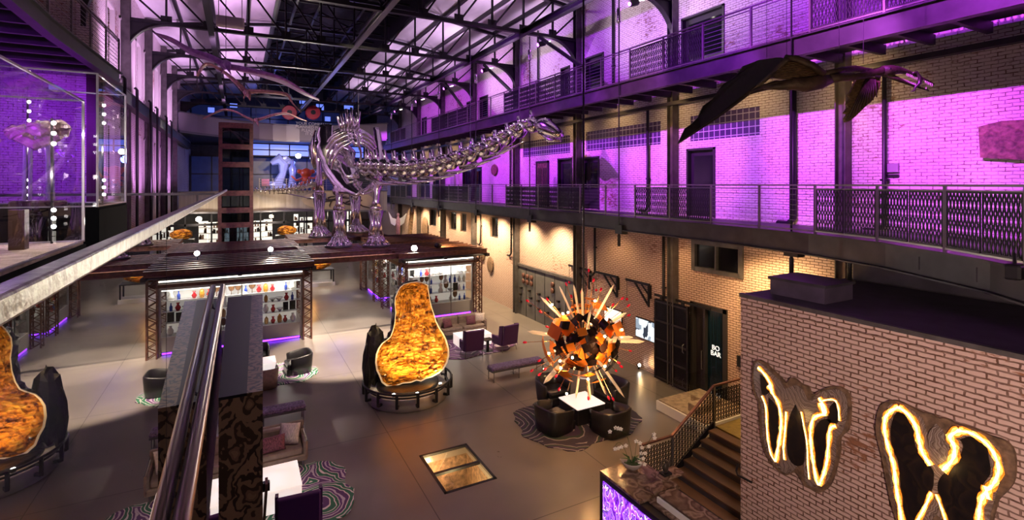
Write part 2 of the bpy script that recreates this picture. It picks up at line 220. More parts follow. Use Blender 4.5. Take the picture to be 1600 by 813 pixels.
mat('shop_lit', (.9, .88, .8), .5, emit=(1, .95, .84), es=.9); mat('lit_sign', (1, 1, 1), .5, emit=(1, .96, .9), es=.8); mat('screen_bezel', (.008, .008, .01), .2); mat('sand', (.62, .5, .36), .85, bump=1, bscale=8, noise=.3, nscale=6); mat('stone_block', (.38, .28, .2), .8, noise=.3)
mat('quartz_fossil', (.62, .45, .36), .15, .1, noise=.5, nscale=7, bump=1, bscale=9, coat=.5); mat('red_dark', (.045, .008, .01), .5); mat('acrylic', (.75, .72, .75), .05, .4); mat('yellow_lit_landing', (.20, .14, .03), .5, noise=.3)  # landing floor carries its yellow light in the base colour
mat('lit_parchment', (1, .86, .6), .5, emit=(1, .86, .58), es=1.2); mat('aqua_trim', (.75, .75, .74), .5); mat('paint_cream', (.55, .52, .5), .6)
for k, c in {'red': (.55, .03, .04), 'blue': (.04, .08, .45), 'amber': (.6, .3, .05), 'black': (.02, .02, .02), 'white': (.85, .84, .8), 'brown': (.2, .1, .05), 'silver': (.6, .6, .62)}.items(): mat('curio_' + k, c, .25, .6 if k == 'silver' else .1)
def screen_mat():
    m, t, b, N, L = nt('tv_picture'); tc = N.new('ShaderNodeTexCoord'); v = N.new('ShaderNodeTexVoronoi'); v.distance = 'CHEBYCHEV'; v.inputs['Scale'].default_value = 5
    mp = N.new('ShaderNodeMapping'); mp.inputs['Scale'].default_value = (1, 1, .5); L.new(tc.outputs['Object'], mp.inputs[0]); L.new(mp.outputs[0], v.inputs['Vector'])
    r = ramp(N, ((0, (.02, .03, .05)), (.35, (.25, .3, .36)), (.5, (.7, .78, .85)), (.75, (.9, .95, 1))), 'CONSTANT'); L.new(v.outputs['Color'], r.inputs[0]); L.new(r.outputs[0], b.inputs['Emission Color']); sset(b, 'Emission Strength', 1.1)
    sset(b, 'Base Color', (.02, .02, .02, 1)); MATS['tv_picture'] = m
screen_mat()
M = MATS

# ---------------------------------------------------------------- building helpers
class MB:
    def __init__(s): s.v = []; s.f = []; s.M = None
    def add(s, vs, fs):
        b = len(s.v)
        for p in vs:
            p = Vector(p); s.v.append(tuple(s.M @ p) if s.M else tuple(p))
        s.f += [tuple(b + i for i in f) for f in fs]; return s
    def box(s, c, d, rz=0, Mx=None):
        h = [x / 2 for x in d]; vs = []
        Rm = Matrix.Rotation(rz, 3, 'Z') if rz else None
        for x in (-1, 1):
            for y in (-1, 1):
                for z in (-1, 1):
                    p = Vector((x * h[0], y * h[1], z * h[2]))
                    if Rm: p = Rm @ p
                    if Mx: p = Mx @ p
                    vs.append(p + Vector(c))
        return s.add(vs, [(0, 1, 3, 2), (4, 6, 7, 5), (0, 4, 5, 1), (2, 3, 7, 6), (0, 2, 6, 4), (1, 5, 7, 3)])
    def span(s, x0, x1, y0, y1, z0, z1): return s.box(((x0 + x1) / 2, (y0 + y1) / 2, (z0 + z1) / 2), (abs(x1 - x0), abs(y1 - y0), abs(z1 - z0)))
    def rbox(s, c, d, r=.03, rz=0):
        # rounded box: chamfered prism
        x, y, z = d[0] / 2, d[1] / 2, d[2] / 2; r = min(r, x * .9, y * .9, z * .9); Rm = Matrix.Rotation(rz, 3, 'Z'); rings = []
        def ring(ix, zz):
            X, Y = x - ix, y - ix; q = max(r - ix, r * .4) if ix else r
            return [(X, -Y + q, zz), (X, Y - q, zz), (X - q, Y, zz), (-X + q, Y, zz), (-X, Y - q, zz), (-X, -Y + q, zz), (-X + q, -Y, zz), (X - q, -Y, zz)]
        for ix, zz in ((r, -z), (r * .3, -z + r * .3), (0, -z + r), (0, z - r), (r * .3, z - r * .3), (r, z)): rings += ring(ix, zz)
        vs = [Rm @ Vector(p) + Vector(c) for p in rings]; fs = []
        for k in range(5):
            for i in range(8): j = (i + 1) % 8; fs.append((k * 8 + i, k * 8 + j, k * 8 + 8 + j, k * 8 + 8 + i))
        fs.append(tuple(reversed(range(8)))); fs.append(tuple(range(40, 48))); return s.add(vs, fs)
    def bar(s, p, q, w, h=None, up=(0, 0, 1)):
        p, q = Vector(p), Vector(q); h = h or w; d = (q - p)
        if d.length < 1e-6: return s
        d.normalize(); u = Vector(up)
        if abs(d.dot(u)) > .98: u = Vector((0, 1, 0))
        a = d.cross(u).normalized(); b = a.cross(d).normalized(); vs = []
        for e in (p, q):
            for i, j in ((-1, -1), (1, -1), (1, 1), (-1, 1)): vs.append(e + a * (i * w / 2) + b * (j * h / 2))
        return s.add(vs, [(0, 1, 2, 3), (7, 6, 5, 4), (0, 4, 5, 1), (1, 5, 6, 2), (2, 6, 7, 3), (3, 7, 4, 0)])
    def tube(s, pts, r, n=8, closed=False, flat=1.0):
        pts = [Vector(p) for p in pts]; m = len(pts); rs = r if isinstance(r, (list, tuple)) else [r] * m; vs = []; fs = []
        a = None
        for i, p in enumerate(pts):
            if closed: t = pts[(i + 1) % m] - pts[i - 1]
            else: t = pts[min(i + 1, m - 1)] - pts[max(i - 1, 0)]
            t.normalize()
            if a is None:
                u = Vector((0, 0, 1)) if abs(t.z) < .9 else Vector((1, 0, 0)); a = t.cross(u).normalized()
            else:
                a = (a - t * a.dot(t)); a = a.normalized() if a.length > 1e-6 else t.orthogonal().normalized()
            b = t.cross(a)
            for k in range(n):
                th = 2 * PI * k / n; vs.append(p + a * (rs[i] * math.cos(th)) + b * (rs[i] * flat * math.sin(th)))
        for i in range(m if closed else m - 1):
            j = (i + 1) % m
            for k in range(n): l = (k + 1) % n; fs.append((i * n + k, i * n + l, j * n + l, j * n + k))
        if not closed: fs.append(tuple(reversed(range(n)))); fs.append(tuple(range((m - 1) * n, m * n)))
        return s.add(vs, fs)
    def ball(s, c, r, n=10, m=6, jit=0, Mx=None):
        r = (r, r, r) if isinstance(r, (int, float)) else r; vs = []; fs = []
        def P(x, y, z):
            k = 1 + random.uniform(-jit, jit); p = Vector((x * r[0] * k, y * r[1] * k, z * r[2] * k)); p = Mx @ p if Mx else p; return p + Vector(c)
        vs.append(P(0, 0, -1))
        for i in range(1, m):
            ph = -PI / 2 + PI * i / m
            for k in range(n): th = 2 * PI * k / n; vs.append(P(math.cos(ph) * math.cos(th), math.cos(ph) * math.sin(th), math.sin(ph)))
        vs.append(P(0, 0, 1)); top = len(vs) - 1
        for k in range(n): l = (k + 1) % n; fs.append((0, 1 + l, 1 + k)); fs.append((top, top - n + k, top - n + l))
        for i in range(m - 2):
            for k in range(n): l = (k + 1) % n; a = 1 + i * n; fs.append((a + k, a + l, a + n + l, a + n + k))
        return s.add(vs, fs)
    def lathe(s, prof, n=16, c=(0, 0, 0), axis=None):
        vs = []; fs = []; c = Vector(c); m = len(prof)
        for r, z in prof:
            for k in range(n):
                th = 2 * PI * k / n; p = Vector((r * math.cos(th), r * math.sin(th), z)); p = axis @ p if axis else p; vs.append(p + c)
        for i in range(m - 1):
            for k in range(n): l = (k + 1) % n; fs.append((i * n + k, i * n + l, (i + 1) * n + l, (i + 1) * n + k))
        fs.append(tuple(reversed(range(n)))); fs.append(tuple(range((m - 1) * n, m * n))); return s.add(vs, fs)
    def slab(s, pts, off):
        n = len(pts); pts = [Vector(p) for p in pts]; off = Vector(off)
        return s.add(pts + [p + off for p in pts], [tuple(range(n)), tuple(reversed(range(n, 2 * n)))] + [(i, n + i, n + (i + 1) % n, (i + 1) % n) for i in range(n)])
    def ribbon(s, pts, wd, off, normal):
        # flat band of width wd along pts, thickness off along normal
        pts = [Vector(p) for p in pts]; nrm = Vector(normal).normalized(); L_ = []; R_ = []; m = len(pts)
        for i, p in enumerate(pts):
            t = (pts[min(i + 1, m - 1)] - pts[max(i - 1, 0)]).normalized(); a = nrm.cross(t).normalized(); ww = wd[i] if isinstance(wd, (list, tuple)) else wd
            L_.append(p + a * ww / 2); R_.append(p - a * ww / 2)
        vs = L_ + R_ + [p + nrm * off for p in L_] + [p + nrm * off for p in R_]; fs = []
        for i in range(m - 1): fs += [(2 * m + i, 2 * m + i + 1, 3 * m + i + 1, 3 * m + i), (i, 2 * m + i, 2 * m + i + 1, i + 1), (m + i, m + i + 1, 3 * m + i + 1, 3 * m + i), (i, i + 1, m + i + 1, m + i)]
        return s.add(vs, fs)
    def mesh(s, name, m, smooth=False):
        me = bpy.data.meshes.new(name); me.from_pydata(s.v, [], s.f); me.materials.append(M[m] if isinstance(m, str) else m)
        if smooth: me.polygons.foreach_set('use_smooth', [True] * len(me.polygons))
        me.update(); return me
    def build(s, name, m, parent=None, smooth=False, fix=True):
        me = s.mesh(name, m, smooth)
        if fix:
            import bmesh
            bm = bmesh.new(); bm.from_mesh(me); bmesh.ops.recalc_face_normals(bm, faces=bm.faces); bm.to_mesh(me); bm.free()
        o = bpy.data.objects.new(name, me); COL.objects.link(o)
        if parent: o.parent = parent
        return o
def inst(me, name, parent=None, loc=(0, 0, 0), rz=0, scale=(1, 1, 1), rot=None):
    o = bpy.data.objects.new(name, me); COL.objects.link(o); o.location = loc; o.rotation_euler = rot or (0, 0, rz); o.scale = scale
    if parent: o.parent = parent
    return o
def tag(o, label=None, cat=None, group=None, kind=None):
    if label: o['label'] = label
    if cat: o['category'] = cat
    if group: o['group'] = group
    if kind: o['kind'] = kind
    return o
def thing(name, label, cat, loc=(0, 0, 0), rz=0, group=None):
    o = bpy.data.objects.new(name, None); COL.objects.link(o); o.location = loc; o.rotation_euler = (0, 0, rz); o.empty_display_size = .1
    return tag(o, label, cat, group)
def struct(o): o['kind'] = 'structure'; return o
def copy_tree(o, parent=None, loc=None, rz=None, label=None):
    c = o.copy(); COL.objects.link(c); c.parent = parent
    if loc is not None: c.location = loc
    if rz is not None: c.rotation_euler = (0, 0, rz)
    if label: c['label'] = label
    for ch in list(o.children): copy_tree(ch, c)
    return c
S_, C_ = math.sin(R(28.1)), math.cos(R(28.1))
def at(px, py, X=None, Y=None, z=None, t=None):
    u = (px - 800) / 800; v = (288 - py) / 800; r = (S_ + C_ * u, C_ - S_ * u, v)
    if X is not None: t = X / r[0]
    if Y is not None: t = Y / r[1]
    if z is not None: t = (z - 7) / r[2]
    return Vector((r[0] * t, r[1] * t, 7 + r[2] * t))
def smooth_path(pts, k=4):
    pts = [Vector(p) for p in pts]; out = []
    for i in range(len(pts) - 1):
        p0 = pts[max(i - 1, 0)]; p1 = pts[i]; p2 = pts[i + 1]; p3 = pts[min(i + 2, len(pts) - 1)]
        for j in range(k):
            t = j / k; out.append(.5 * ((2 * p1) + (p2 - p0) * t + (2 * p0 - 5 * p1 + 4 * p2 - p3) * t * t + (3 * p1 - p0 - 3 * p2 + p3) * t ** 3))
    out.append(pts[-1]); return out
def lerp(a, b, t): return a + (b - a) * t
def text(name, body, size, mtl, parent, loc, rot, extrude=.004, align='CENTER'):
    cu = bpy.data.curves.new(name, 'FONT'); cu.body = body; cu.size = size; cu.extrude = extrude; cu.align_x = align; cu.align_y = 'CENTER'; cu.space_line = .85; cu.materials.append(M[mtl])
    tmp = bpy.data.objects.new(name, cu); me = bpy.data.meshes.new_from_object(tmp); bpy.data.objects.remove(tmp); o = bpy.data.objects.new(name, me); COL.objects.link(o); o.location = loc; o.rotation_euler = rot
    if parent: o.parent = parent
    return o
# ================================================================ SETTING
XW = 13.5; XL = -4.0; D2 = 5.92; D3 = 10.34
struct(MB().span(-9, 16, -4, 62, -.3, 0).build('floor', 'polished_concrete')) if False else None
# floor with the opening of the glazed pit
fl = MB()
for x0, x1, y0, y1 in ((-9, 4.1, -4, 62), (5.42, 16, -4, 62), (4.1, 5.42, -4, 10.9), (4.1, 5.42, 12.76, 62)): fl.span(x0, x1, y0, y1, -.25, 0)
struct(fl.build('floor', 'polished_concrete'))
def holed_wall(name, m, X, thick, Y0, Y1, Z0, Z1, holes):
    ys = sorted({Y0, Y1, *[h[0] for h in holes], *[h[1] for h in holes]}); zs = sorted({Z0, Z1, *[h[2] for h in holes], *[h[3] for h in holes]})
    mb = MB()
    for i in range(len(ys) - 1):
        run = None
        for j in range(len(zs) - 1):
            cy, cz = (ys[i] + ys[i + 1]) / 2, (zs[j] + zs[j + 1]) / 2
            inside = any(h[0] < cy < h[1] and h[2] < cz < h[3] for h in holes)
            if not inside:
                if run is None: run = zs[j]
                top = zs[j + 1]
            if (inside or j == len(zs) - 2) and run is not None:
                mb.span(X, X + thick, ys[i], ys[i + 1], run, top); run = None
    return struct(mb.build(name, m))
WIN1 = [(37.8, 39.3, 3.7, 5.0), (33.6, 34.9, 3.75, 5.0), (31.8, 32.85, 3.75, 5.0), (27.05, 28.1, 3.8, 5.0)]
HIGHW = (10.49, 12.23, 4.24, 5.03); BAR = (11.07, 12.3, 0, 2.95)
DOORS2 = [(11.42, 12.6, D2, 8.2), (17.4, 19.2, D2, 8.2), (19.4, 20.6, D2, 8.22), (29.3, 32.4, D2, 8.1), (37.0, 38.4, D2, 8.1), (39.2, 42.5, D2, 8.2), (44.2, 46, D2, 8.2)]
DOORS3 = [(11.07, 12.84, D3, 12.7), (17.1, 18.4, D3, 12.55), (19.6, 20.35, D3, 12.5), (28.4, 29.6, D3, 12.5), (30.6, 31.7, D3, 12.5), (40, 41.2, D3, 12.5)]
GB = [(9.84, 12.45, 8.45, 9.30), (13.85, 18.35, 8.45, 9.30), (19.6, 24.0, 8.45, 9.27)]
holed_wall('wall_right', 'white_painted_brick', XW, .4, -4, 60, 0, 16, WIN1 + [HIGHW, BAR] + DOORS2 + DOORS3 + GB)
n = 0
for h in WIN1:
    n += 1; t = struct(thing('window_%d' % n, None, None)); mb = MB()
    for a in ((h[0], h[0] + .07, h[2], h[3]), (h[1] - .07, h[1], h[2], h[3]), (h[0], h[1], h[2], h[2] + .07), (h[0], h[1], h[3] - .07, h[3])): mb.span(13.62, 13.74, *a)
    mb.build('window_frame', 'door_frame', t); MB().span(13.68, 13.7, h[0], h[1], h[2], h[3]).build('pane', 'window_night', t)
for h in (HIGHW,):
    n += 1; t = struct(thing('window_%d' % n, None, None)); mb = MB()
    for a in ((h[0] - .12, h[0] + .03, h[2] - .12, h[3] + .12), (h[1] - .03, h[1] + .12, h[2] - .12, h[3] + .12), (h[0], h[1], h[2] - .12, h[2] + .02), (h[0], h[1], h[3] - .02, h[3] + .12), ((h[0] + h[1]) / 2 - .03, (h[0] + h[1]) / 2 + .03, h[2], h[3])): mb.span(13.42, 13.6, *a)
    mb.build('window_frame', 'column_steel', t); MB().span(13.53, 13.55, h[0], h[1], h[2], h[3]).build('pane', 'window_night', t)
for h in GB:
    n += 1; struct(MB().span(13.54, 13.66, *h).build('window_%d' % n, 'glass_block'))
def door(k, h, X=13.62, glassy=True, double=False, lit=None):
    t = struct(thing('door_%d' % k, None, None)); mb = MB(); w_ = .07
    for a in ((h[0], h[0] + w_, h[2], h[3]), (h[1] - w_, h[1], h[2], h[3]), (h[0], h[1], h[3] - w_, h[3])): mb.span(XW - .04, X + .05, *a)
    mb.build('door_frame', 'door_frame', t)
    ys = [h[0] + w_, (h[0] + h[1]) / 2, h[1] - w_] if double else [h[0] + w_, h[1] - w_]
    for i in range(len(ys) - 1):
        lf = MB().span(X, X + .05, ys[i] + .01, ys[i + 1] - .01, h[2] + .01, h[3] - w_ - .01).build('door_leaf', 'door_dark', t)
        MB().span(X - .012, X, ys[i] + .14, ys[i + 1] - .14, h[2] + .9, h[3] - .25).build('vision_panel', lit or 'window_night', t)
        yy = ys[i] + .08; MB().tube([(X - .05, yy, h[2] + .95), (X - .05, yy, h[2] + 1.25)], .012, 6).build('door_handle', 'grey_steel', t)
    return t
k = 0
for h in DOORS2: k += 1; door(k, h, double=(h[1] - h[0] > 1.5))
for h in DOORS3: k += 1; door(k, h)
# glazed bar door with lettering
k += 1; bd = struct(thing('door_%d' % k, None, None))
mb = MB()
for a in ((10.95, 11.1, 0, 3.05), (12.27, 12.42, 0, 3.05), (10.95, 12.42, 2.92, 3.05), (11.78, 11.86, 0, 2.95)): mb.span(13.44, 13.66, *a)
mb.build('door_frame', 'door_frame', bd); MB().span(13.56, 13.6, 11.1, 11.8, .05, 2.92).build('pane', 'teal_glass', bd); MB().span(13.58, 13.62, 11.84, 12.27, .05, 2.92).build('door_leaf', 'door_dark', bd)
MB().tube([(13.5, 11.95, .9), (13.46, 11.95, .9), (13.46, 11.95, 1.5), (13.5, 11.95, 1.5)], .018, 6).build('door_handle', 'grey_steel', bd)
text('lettering', 'BO\nBAR', .22, 'lit_sign', bd, (13.545, 11.45, 1.62), (R(90), 0, R(-90)))
# left, far walls
LW2 = [(y + .9, y + 2.2, 6.5, 9.2) for y in (21, 26.7, 32.4, 38.1)]; LW3 = [(y + .9, y + 2.2, 10.9, 13.4) for y in (21, 26.7, 32.4, 38.1)]
LW2 += [(y + 3.1, y + 4.4, 6.5, 9.2) for y in (21, 26.7, 32.4, 38.1)]; LW3 += [(y + 3.1, y + 4.4, 10.9, 13.4) for y in (21, 26.7, 32.4, 38.1)]
holed_wall('wall_left', 'white_painted_brick', XL - .4, .4, 20.2, 60, 0, 16, LW2 + LW3)
struct(MB().span(-8, -7.6, -4, 20.2, 0, 16).build('wall_left_recess', 'white_painted_brick'))
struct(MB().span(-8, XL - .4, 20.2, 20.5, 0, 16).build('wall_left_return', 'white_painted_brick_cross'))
for h in LW2 + LW3:
    n += 1; t = struct(thing('window_%d' % n, None, None)); mb = MB(); y0, y1, z0, z1 = h
    for a in ((y0, y0 + .1, z0, z1), (y1 - .1, y1, z0, z1), (y0, y1, z0, z0 + .1), (y0, y1, z1 - .1, z1)): mb.span(XL - .1, XL + .04, *a)
    mb.build('window_frame', 'paint_cream', t); MB().span(XL - .22, XL - .2, y0, y1, z0, z1).build('pane', 'paint_cream', t)
struct(MB().span(-8, 16, 57, 57.4, 0, 18).build('wall_far', 'deck_dark'))
struct(MB().span(XL - 4, 16, -4.4, -4, 0, 18).build('wall_back', 'deck_dark'))
# ceiling: two pale sloping sides and the dark raised monitor
def sheet(pts, th, name, m): return struct(MB().slab(pts, (0, 0, th)).build(name, m))
sheet([(XW + .4, -4, 14.9), (XW + .4, 60, 14.9), (7.9, 60, 15.7), (7.9, -4, 15.7)], .12, 'ceiling', 'ceiling_panel')
sheet([(-8, -4, 14.6), (1.7, -4, 15.7), (1.7, 60, 15.7), (-8, 60, 14.6)], .12, 'ceiling_left', 'ceiling_panel')
mb = MB().span(1.6, 1.75, -4, 60, 15.6, 17.3).span(7.85, 8.0, -4, 60, 15.6, 17.3)
struct(mb.build('ceiling_monitor_sides', 'monitor_dark'))
sheet([(1.5, -4, 17.3), (4.75, -4, 18.6), (4.75, 60, 18.6), (1.5, 60, 17.3)], .1, 'ceiling_monitor_left', 'monitor_dark')
sheet([(8.1, -4, 17.3), (8.1, 60, 17.3), (4.75, 60, 18.6), (4.75, -4, 18.6)], .1, 'ceiling_monitor_right', 'monitor_dark')

# ================================================================ STEEL
YT = [7.4, 13.1, 18.8, 24.5, 30.2, 35.9, 41.6, 47.3]
ORD = ['nearest', 'second', 'third', 'fourth', 'fifth', 'sixth', 'seventh', 'farthest']
# roof trusses
def build_truss():
    t = thing('roof_truss', 'x', 'roof truss', (0, 0, 0), group='roof trusses across the hall')
    zb = 13.4; X0, X1 = XL, XW; N_ = 12; st = (X1 - X0) / N_
    def zt(x): return min(14.75 + (min(x - X0, X1 - x)) * .143, 15.55)
    MB().bar((X0, 0, zb), (X1, 0, zb), .2, .13).build('bottom_chord', 'black_steel', t)
    mb = MB()
    for i in range(N_): a = X0 + i * st; b = a + st; mb.bar((a, 0, zt(a)), (b, 0, zt(b)), .18, .14)
    mb.build('top_chord', 'black_steel', t)
    for i in range(1, N_):
        x = X0 + i * st; MB().bar((x, 0, zb), (x, 0, zt(x)), .07, .09, (0, 1, 0)).build('vertical_strut', 'black_steel', t)
    for i in range(N_):
        a = X0 + i * st; b = a + st
        if i < N_ / 2: MB().bar((a, 0, zt(a)), (b, 0, zb), .05, .07).build('diagonal_strut', 'black_steel', t)
        else: MB().bar((a, 0, zb), (b, 0, zt(b)), .05, .07).build('diagonal_strut', 'black_steel', t)
    for i in range(1, N_): x = X0 + i * st; MB().box((x, 0, zb + .16), (.38, .03, .3)).build('gusset_plate', 'black_steel', t)
    for sx, xw in ((1, X0), (-1, X1)):
        rr = 1.55; pts = []
        for i in range(13): a = i / 12 * PI / 2; pts.append(Vector((xw + sx * (rr * (1 - math.cos(a)) + .12) , 0, zb - rr + rr * math.sin(a) - .05)))
        poly = [Vector((xw, 0, zb - rr - .3)), Vector((xw + sx * .12, 0, zb - rr - .3))] + pts + [Vector((xw + sx * (rr + .2), 0, zb)), Vector((xw, 0, zb))]
        MB().slab([p + Vector((0, -.02, 0)) for p in poly], (0, .04, 0)).build('knee_bracket', 'black_steel', t)
        MB().ribbon([p for p in pts], .2, .02, (1, 0, 0)) if False else None
        m2 = MB()
        for a, b in zip(pts, pts[1:]): m2.bar(a, b, .2, .03, (0, 1, 0)) if False else m2.bar(a, b, .03, .2, (0, 1, 0))
        m2.build('bracket_flange', 'dark_steel', t)
    # raised centre
    MB().bar((1.7, 0, 15.5), (1.7, 0, 17.2), .12).bar((7.9, 0, 15.5), (7.9, 0, 17.2), .12).bar((1.7, 0, 17.1), (4.75, 0, 18.4), .12).bar((7.9, 0, 17.1), (4.75, 0, 18.4), .12).bar((4.75, 0, 15.5), (4.75, 0, 18.4), .08).bar((1.7, 0, 17.1), (4.75, 0, 15.6), .05).bar((7.9, 0, 17.1), (4.75, 0, 15.6), .05).build('monitor_frame', 'black_steel', t)
    return t
tr = build_truss(); tr.location = (0, YT[1], 0)
tr['label'] = 'dark steel roof truss nearest the viewer, crossing the hall at top'
for i, y in enumerate(YT[2:]): copy_tree(tr, None, (0, y, 0), label='dark steel roof truss, %s from the viewer across the hall' % ORD[i + 1])
# purlins and longitudinal beams
for i, x in enumerate((12.05, 10.6, 9.15, 7.95, 1.6, .4, -1.05, -2.5)):
    z = 14.75 + min(x - XL, XW - x) * .143; z = min(z, 15.55)
    tag(MB().bar((x, -2, z + .1), (x, 56, z + .1), .12, .2).build('roof_purlin', 'black_steel'), 'long dark roof purlin, %s counted from the purple wall side' % ORD[i], 'beam', 'roof purlins running the length of the hall')
for x, l in ((4.75, 'pale steel beam running down the middle of the roof trusses'), (10.6, 'long steel tie beam through truss bottoms near the brick wall side'), (-1.0, 'long steel tie beam through truss bottoms near the window wall side')):
    mb = MB().bar((x, 2, 13.52), (x, 54, 13.52), .22, .03); mb.bar((x, 2, 13.3), (x, 54, 13.3), .22, .03); mb.bar((x, 2, 13.4), (x, 54, 13.4), .04, .2)
    tag(mb.build('tie_beam', 'grey_steel' if x == 4.75 else 'black_steel'), l, 'beam')
mb = MB()
for x in (2.6, 3.7, 5.8, 6.9):
    mb.bar((x, 0, 16.2), (x, 55, 16.2), .12)
for y in range(8, 56, 2): mb.bar((1.7, y, 16.3), (7.9, y, 16.3), .08)
tag(mb.build('ventilator_grid', 'dark_steel'), 'dark steel grid of bars in the raised centre of the roof', 'roof grid')
tag(MB().tube([(6.35, 6, 15.88), (6.35, 52, 15.88)], .21, 14).build('air_duct', 'grey_steel', smooth=True), 'long round metal duct under the raised roof centre', 'duct')
t = thing('air_vent', 'pale louvred air unit hanging among the roof trusses', 'vent', at(360, 35, t=17.5)); MB().rbox((0, 0, 0), (.85, .3, .34)).build('body', 'paint_cream', t)
mb = MB()
for i in range(5): mb.box((0, -.16, -.1 + i * .05), (.74, .02, .015))
mb.build('louvre', 'fascia_grey', t)
for x in (-.35, .35): MB().tube([(x, 0, .15), (x, 0, 15.0 - t.location.z)], .012, 5).build('hanger', 'black_steel', t)
# sway braces along the brick wall
for i, (y0, y1) in enumerate(((18.8, 16.0), (24.5, 21.7), (30.2, 27.6))):
    tag(MB().bar((11.4, y0, 13.3), (11.4, y1 - .2, 11.45), .12).build('sway_brace', 'black_steel'), 'slanting dark steel brace by the third level railing, %s from viewer' % ORD[i], 'brace', 'slanting braces')
# columns
for i, y in enumerate(YT):
    for sx, x, nm in ((1, XW - .16, 'brick wall below the walkways'), (-1, XL + .16, 'windowed side wall')):
        if sx < 0 and (y < 20 or y > 43): continue
        mb = MB().span(x - .14, x + .14, y - .13, y - .105, 0, 15).span(x - .14, x + .14, y + .105, y + .13, 0, 15).span(x - .012, x + .012, y - .105, y + .105, 0, 15)
        tag(mb.build('steel_column', 'column_steel'), 'riveted steel column against the %s, %s from viewer' % (nm, ORD[i if sx > 0 else i - 3]), 'column', 'steel columns of the ' + ('brick' if sx > 0 else 'windowed') + ' wall')
# drain pipes
for i, (y, z0, z1) in enumerate(((8.75, 5.9, 9.9), (13.6, 2.1, 5.3), (17.6, 3.1, 5.3), (25.2, 3.0, 5.3), (29.3, 3.2, 5.3), (36.4, 3.4, 5.3), (6.5, 5.9, 9.8), (14.4, 6, 9.8), (25.3, 6, 9.8), (19.0 - 2.6, 10.6, 14.8), (22.3, 10.6, 14.8))):
    mb = MB().tube([(13.4, y, z1), (13.4, y, z0 + .15), (13.4, y + .15, z0), (13.4, y + .45, z0)], .05 if i else .09, 8); mb.box((13.42, y, z0 + 1.2), (.1, .16, .05))
    lv = 'ground floor' if z1 < 6 else ('second level' if z1 < 10 else 'third level')
    tag(mb.build('drain_pipe', 'black_steel', smooth=True), 'thin dark pipe down the brick wall at %s, %s of the pipes there' % (lv, ORD[[0, 0, 1, 2, 3, 4, 1, 2, 3, 0, 1][i]]), 'pipe', 'pipes on the brick wall')
for i, y in enumerate((21.6, 24.0, 27.4, 29.5, 33.1, 35.4)):
    tag(MB().tube([(-3.42, y, 4), (-3.42, y, 10.6), (-3.5, y, 10.68)], .05, 8).build('drain_pipe', 'black_steel', smooth=True), 'thin dark pipe on the windowed side wall, %s from viewer' % ORD[i], 'pipe', 'pipes on the windowed wall')

# ---------------------------------------------------------------- walkways and railings
def lattice_mesh():
    mb = MB(); W_, H_, n_ = 1.0, .86, 9
    for x in (0, W_): mb.bar((x, 0, 0), (x, 0, H_), .014, .02, (0, 1, 0))
    rows = 9
    for i in range(n_):
        for s_ in (0, 1):
            pts = []
            for j in range(rows + 1):
                k_ = (j + s_) % 2; x = (i + .5 + (.46 if j % 2 else .16) * (1 if s_ else -1)) / n_ * W_; pts.append((x, 0, H_ * j / rows))
            for a, b in zip(pts, pts[1:]): mb.bar(a, b, .02, .016, (0, 1, 0))
    mb.box((.5, 0, H_), (1, .03, .03)); mb.box((.5, 0, 0), (1, .03, .03)); return mb.mesh('lattice_panel', 'black_steel')
LAT = lattice_mesh(); POST = MB().box((0, 0, .52), (.045, .045, 1.06)).box((0, 0, .01), (.12, .12, .02)).mesh('post', 'rail_steel')
def railing(label, path, z, isp, step=1.5, group=None):
    t = thing('railing', label, 'railing', (path[0][0], path[0][1], z), group=group); o = Vector((path[0][0], path[0][1], z)); P = [Vector((x, y, 0)) for x, y in path]
    cum = [0]
    for a, b in zip(P, P[1:]): cum.append(cum[-1] + (b - a).length)
    def pos(s):
        s = max(0, min(cum[-1], s))
        for i in range(len(P) - 1):
            if s <= cum[i + 1] + 1e-9: return P[i].lerp(P[i + 1], (s - cum[i]) / max(1e-9, cum[i + 1] - cum[i]))
        return P[-1]
    ns = max(1, round(cum[-1] / step)); S = [cum[-1] * i / ns for i in range(ns + 1)]; q = [pos(s) for s in S]; off = Vector((o.x, o.y, 0))
    for p in q: inst(POST, 'post', t, p - off)
    mb = MB()
    for a, b in zip(q, q[1:]): mb.bar(a - off + Vector((0, 0, 1.06)), b - off + Vector((0, 0, 1.06)), .05, .035)
    mb.build('top_rail', 'rail_steel', t)
    mb = MB()
    for a, b in zip(q, q[1:]): mb.bar(a - off + Vector((0, 0, .98)), b - off + Vector((0, 0, .98)), .03, .025)
    mb.build('inner_rail', 'rail_steel', t); mb = MB()
    for a, b in zip(q, q[1:]): mb.bar(a - off + Vector((0, 0, .07)), b - off + Vector((0, 0, .07)), .03, .03)
    mb.build('bottom_rail', 'rail_steel', t)
    for a, b in zip(q, q[1:]):
        mid = (a + b) / 2; d = b - a
        if isp(mid):
            rz = math.atan2(d.y, d.x); L_ = d.length
            for f in (.03, .515): inst(LAT, 'lattice_panel', t, a - off + d * f + Vector((0, 0, .1)), rz, (L_ * .455, 1, 1))
        else:
            mb = MB()
            for i in range(7): zz = .16 + i * .115; mb.bar(a - off + Vector((0, 0, zz)), b - off + Vector((0, 0, zz)), .01)
            mb.build('cable', 'grey_steel', t)
    return t
def isp(p): return any(a < p.y < b for a, b in ((9.3, 12.9), (15.4, 21.8), (26.5, 32.6), (37.6, 42.2))) or (p.y < 7.2 and p.y > 2.9)
pathA = [(11.2, 50), (11.2, 33), (11.2, 21.7), (11.2, 15.5), (11.2, 9.7), (11.15, 8.3), (10.98, 6.8), (10.45, 5.04), (9.4, 3.2), (7.9, 1.6)]
def offs(p, d): return [(x + d, y) for x, y in p]
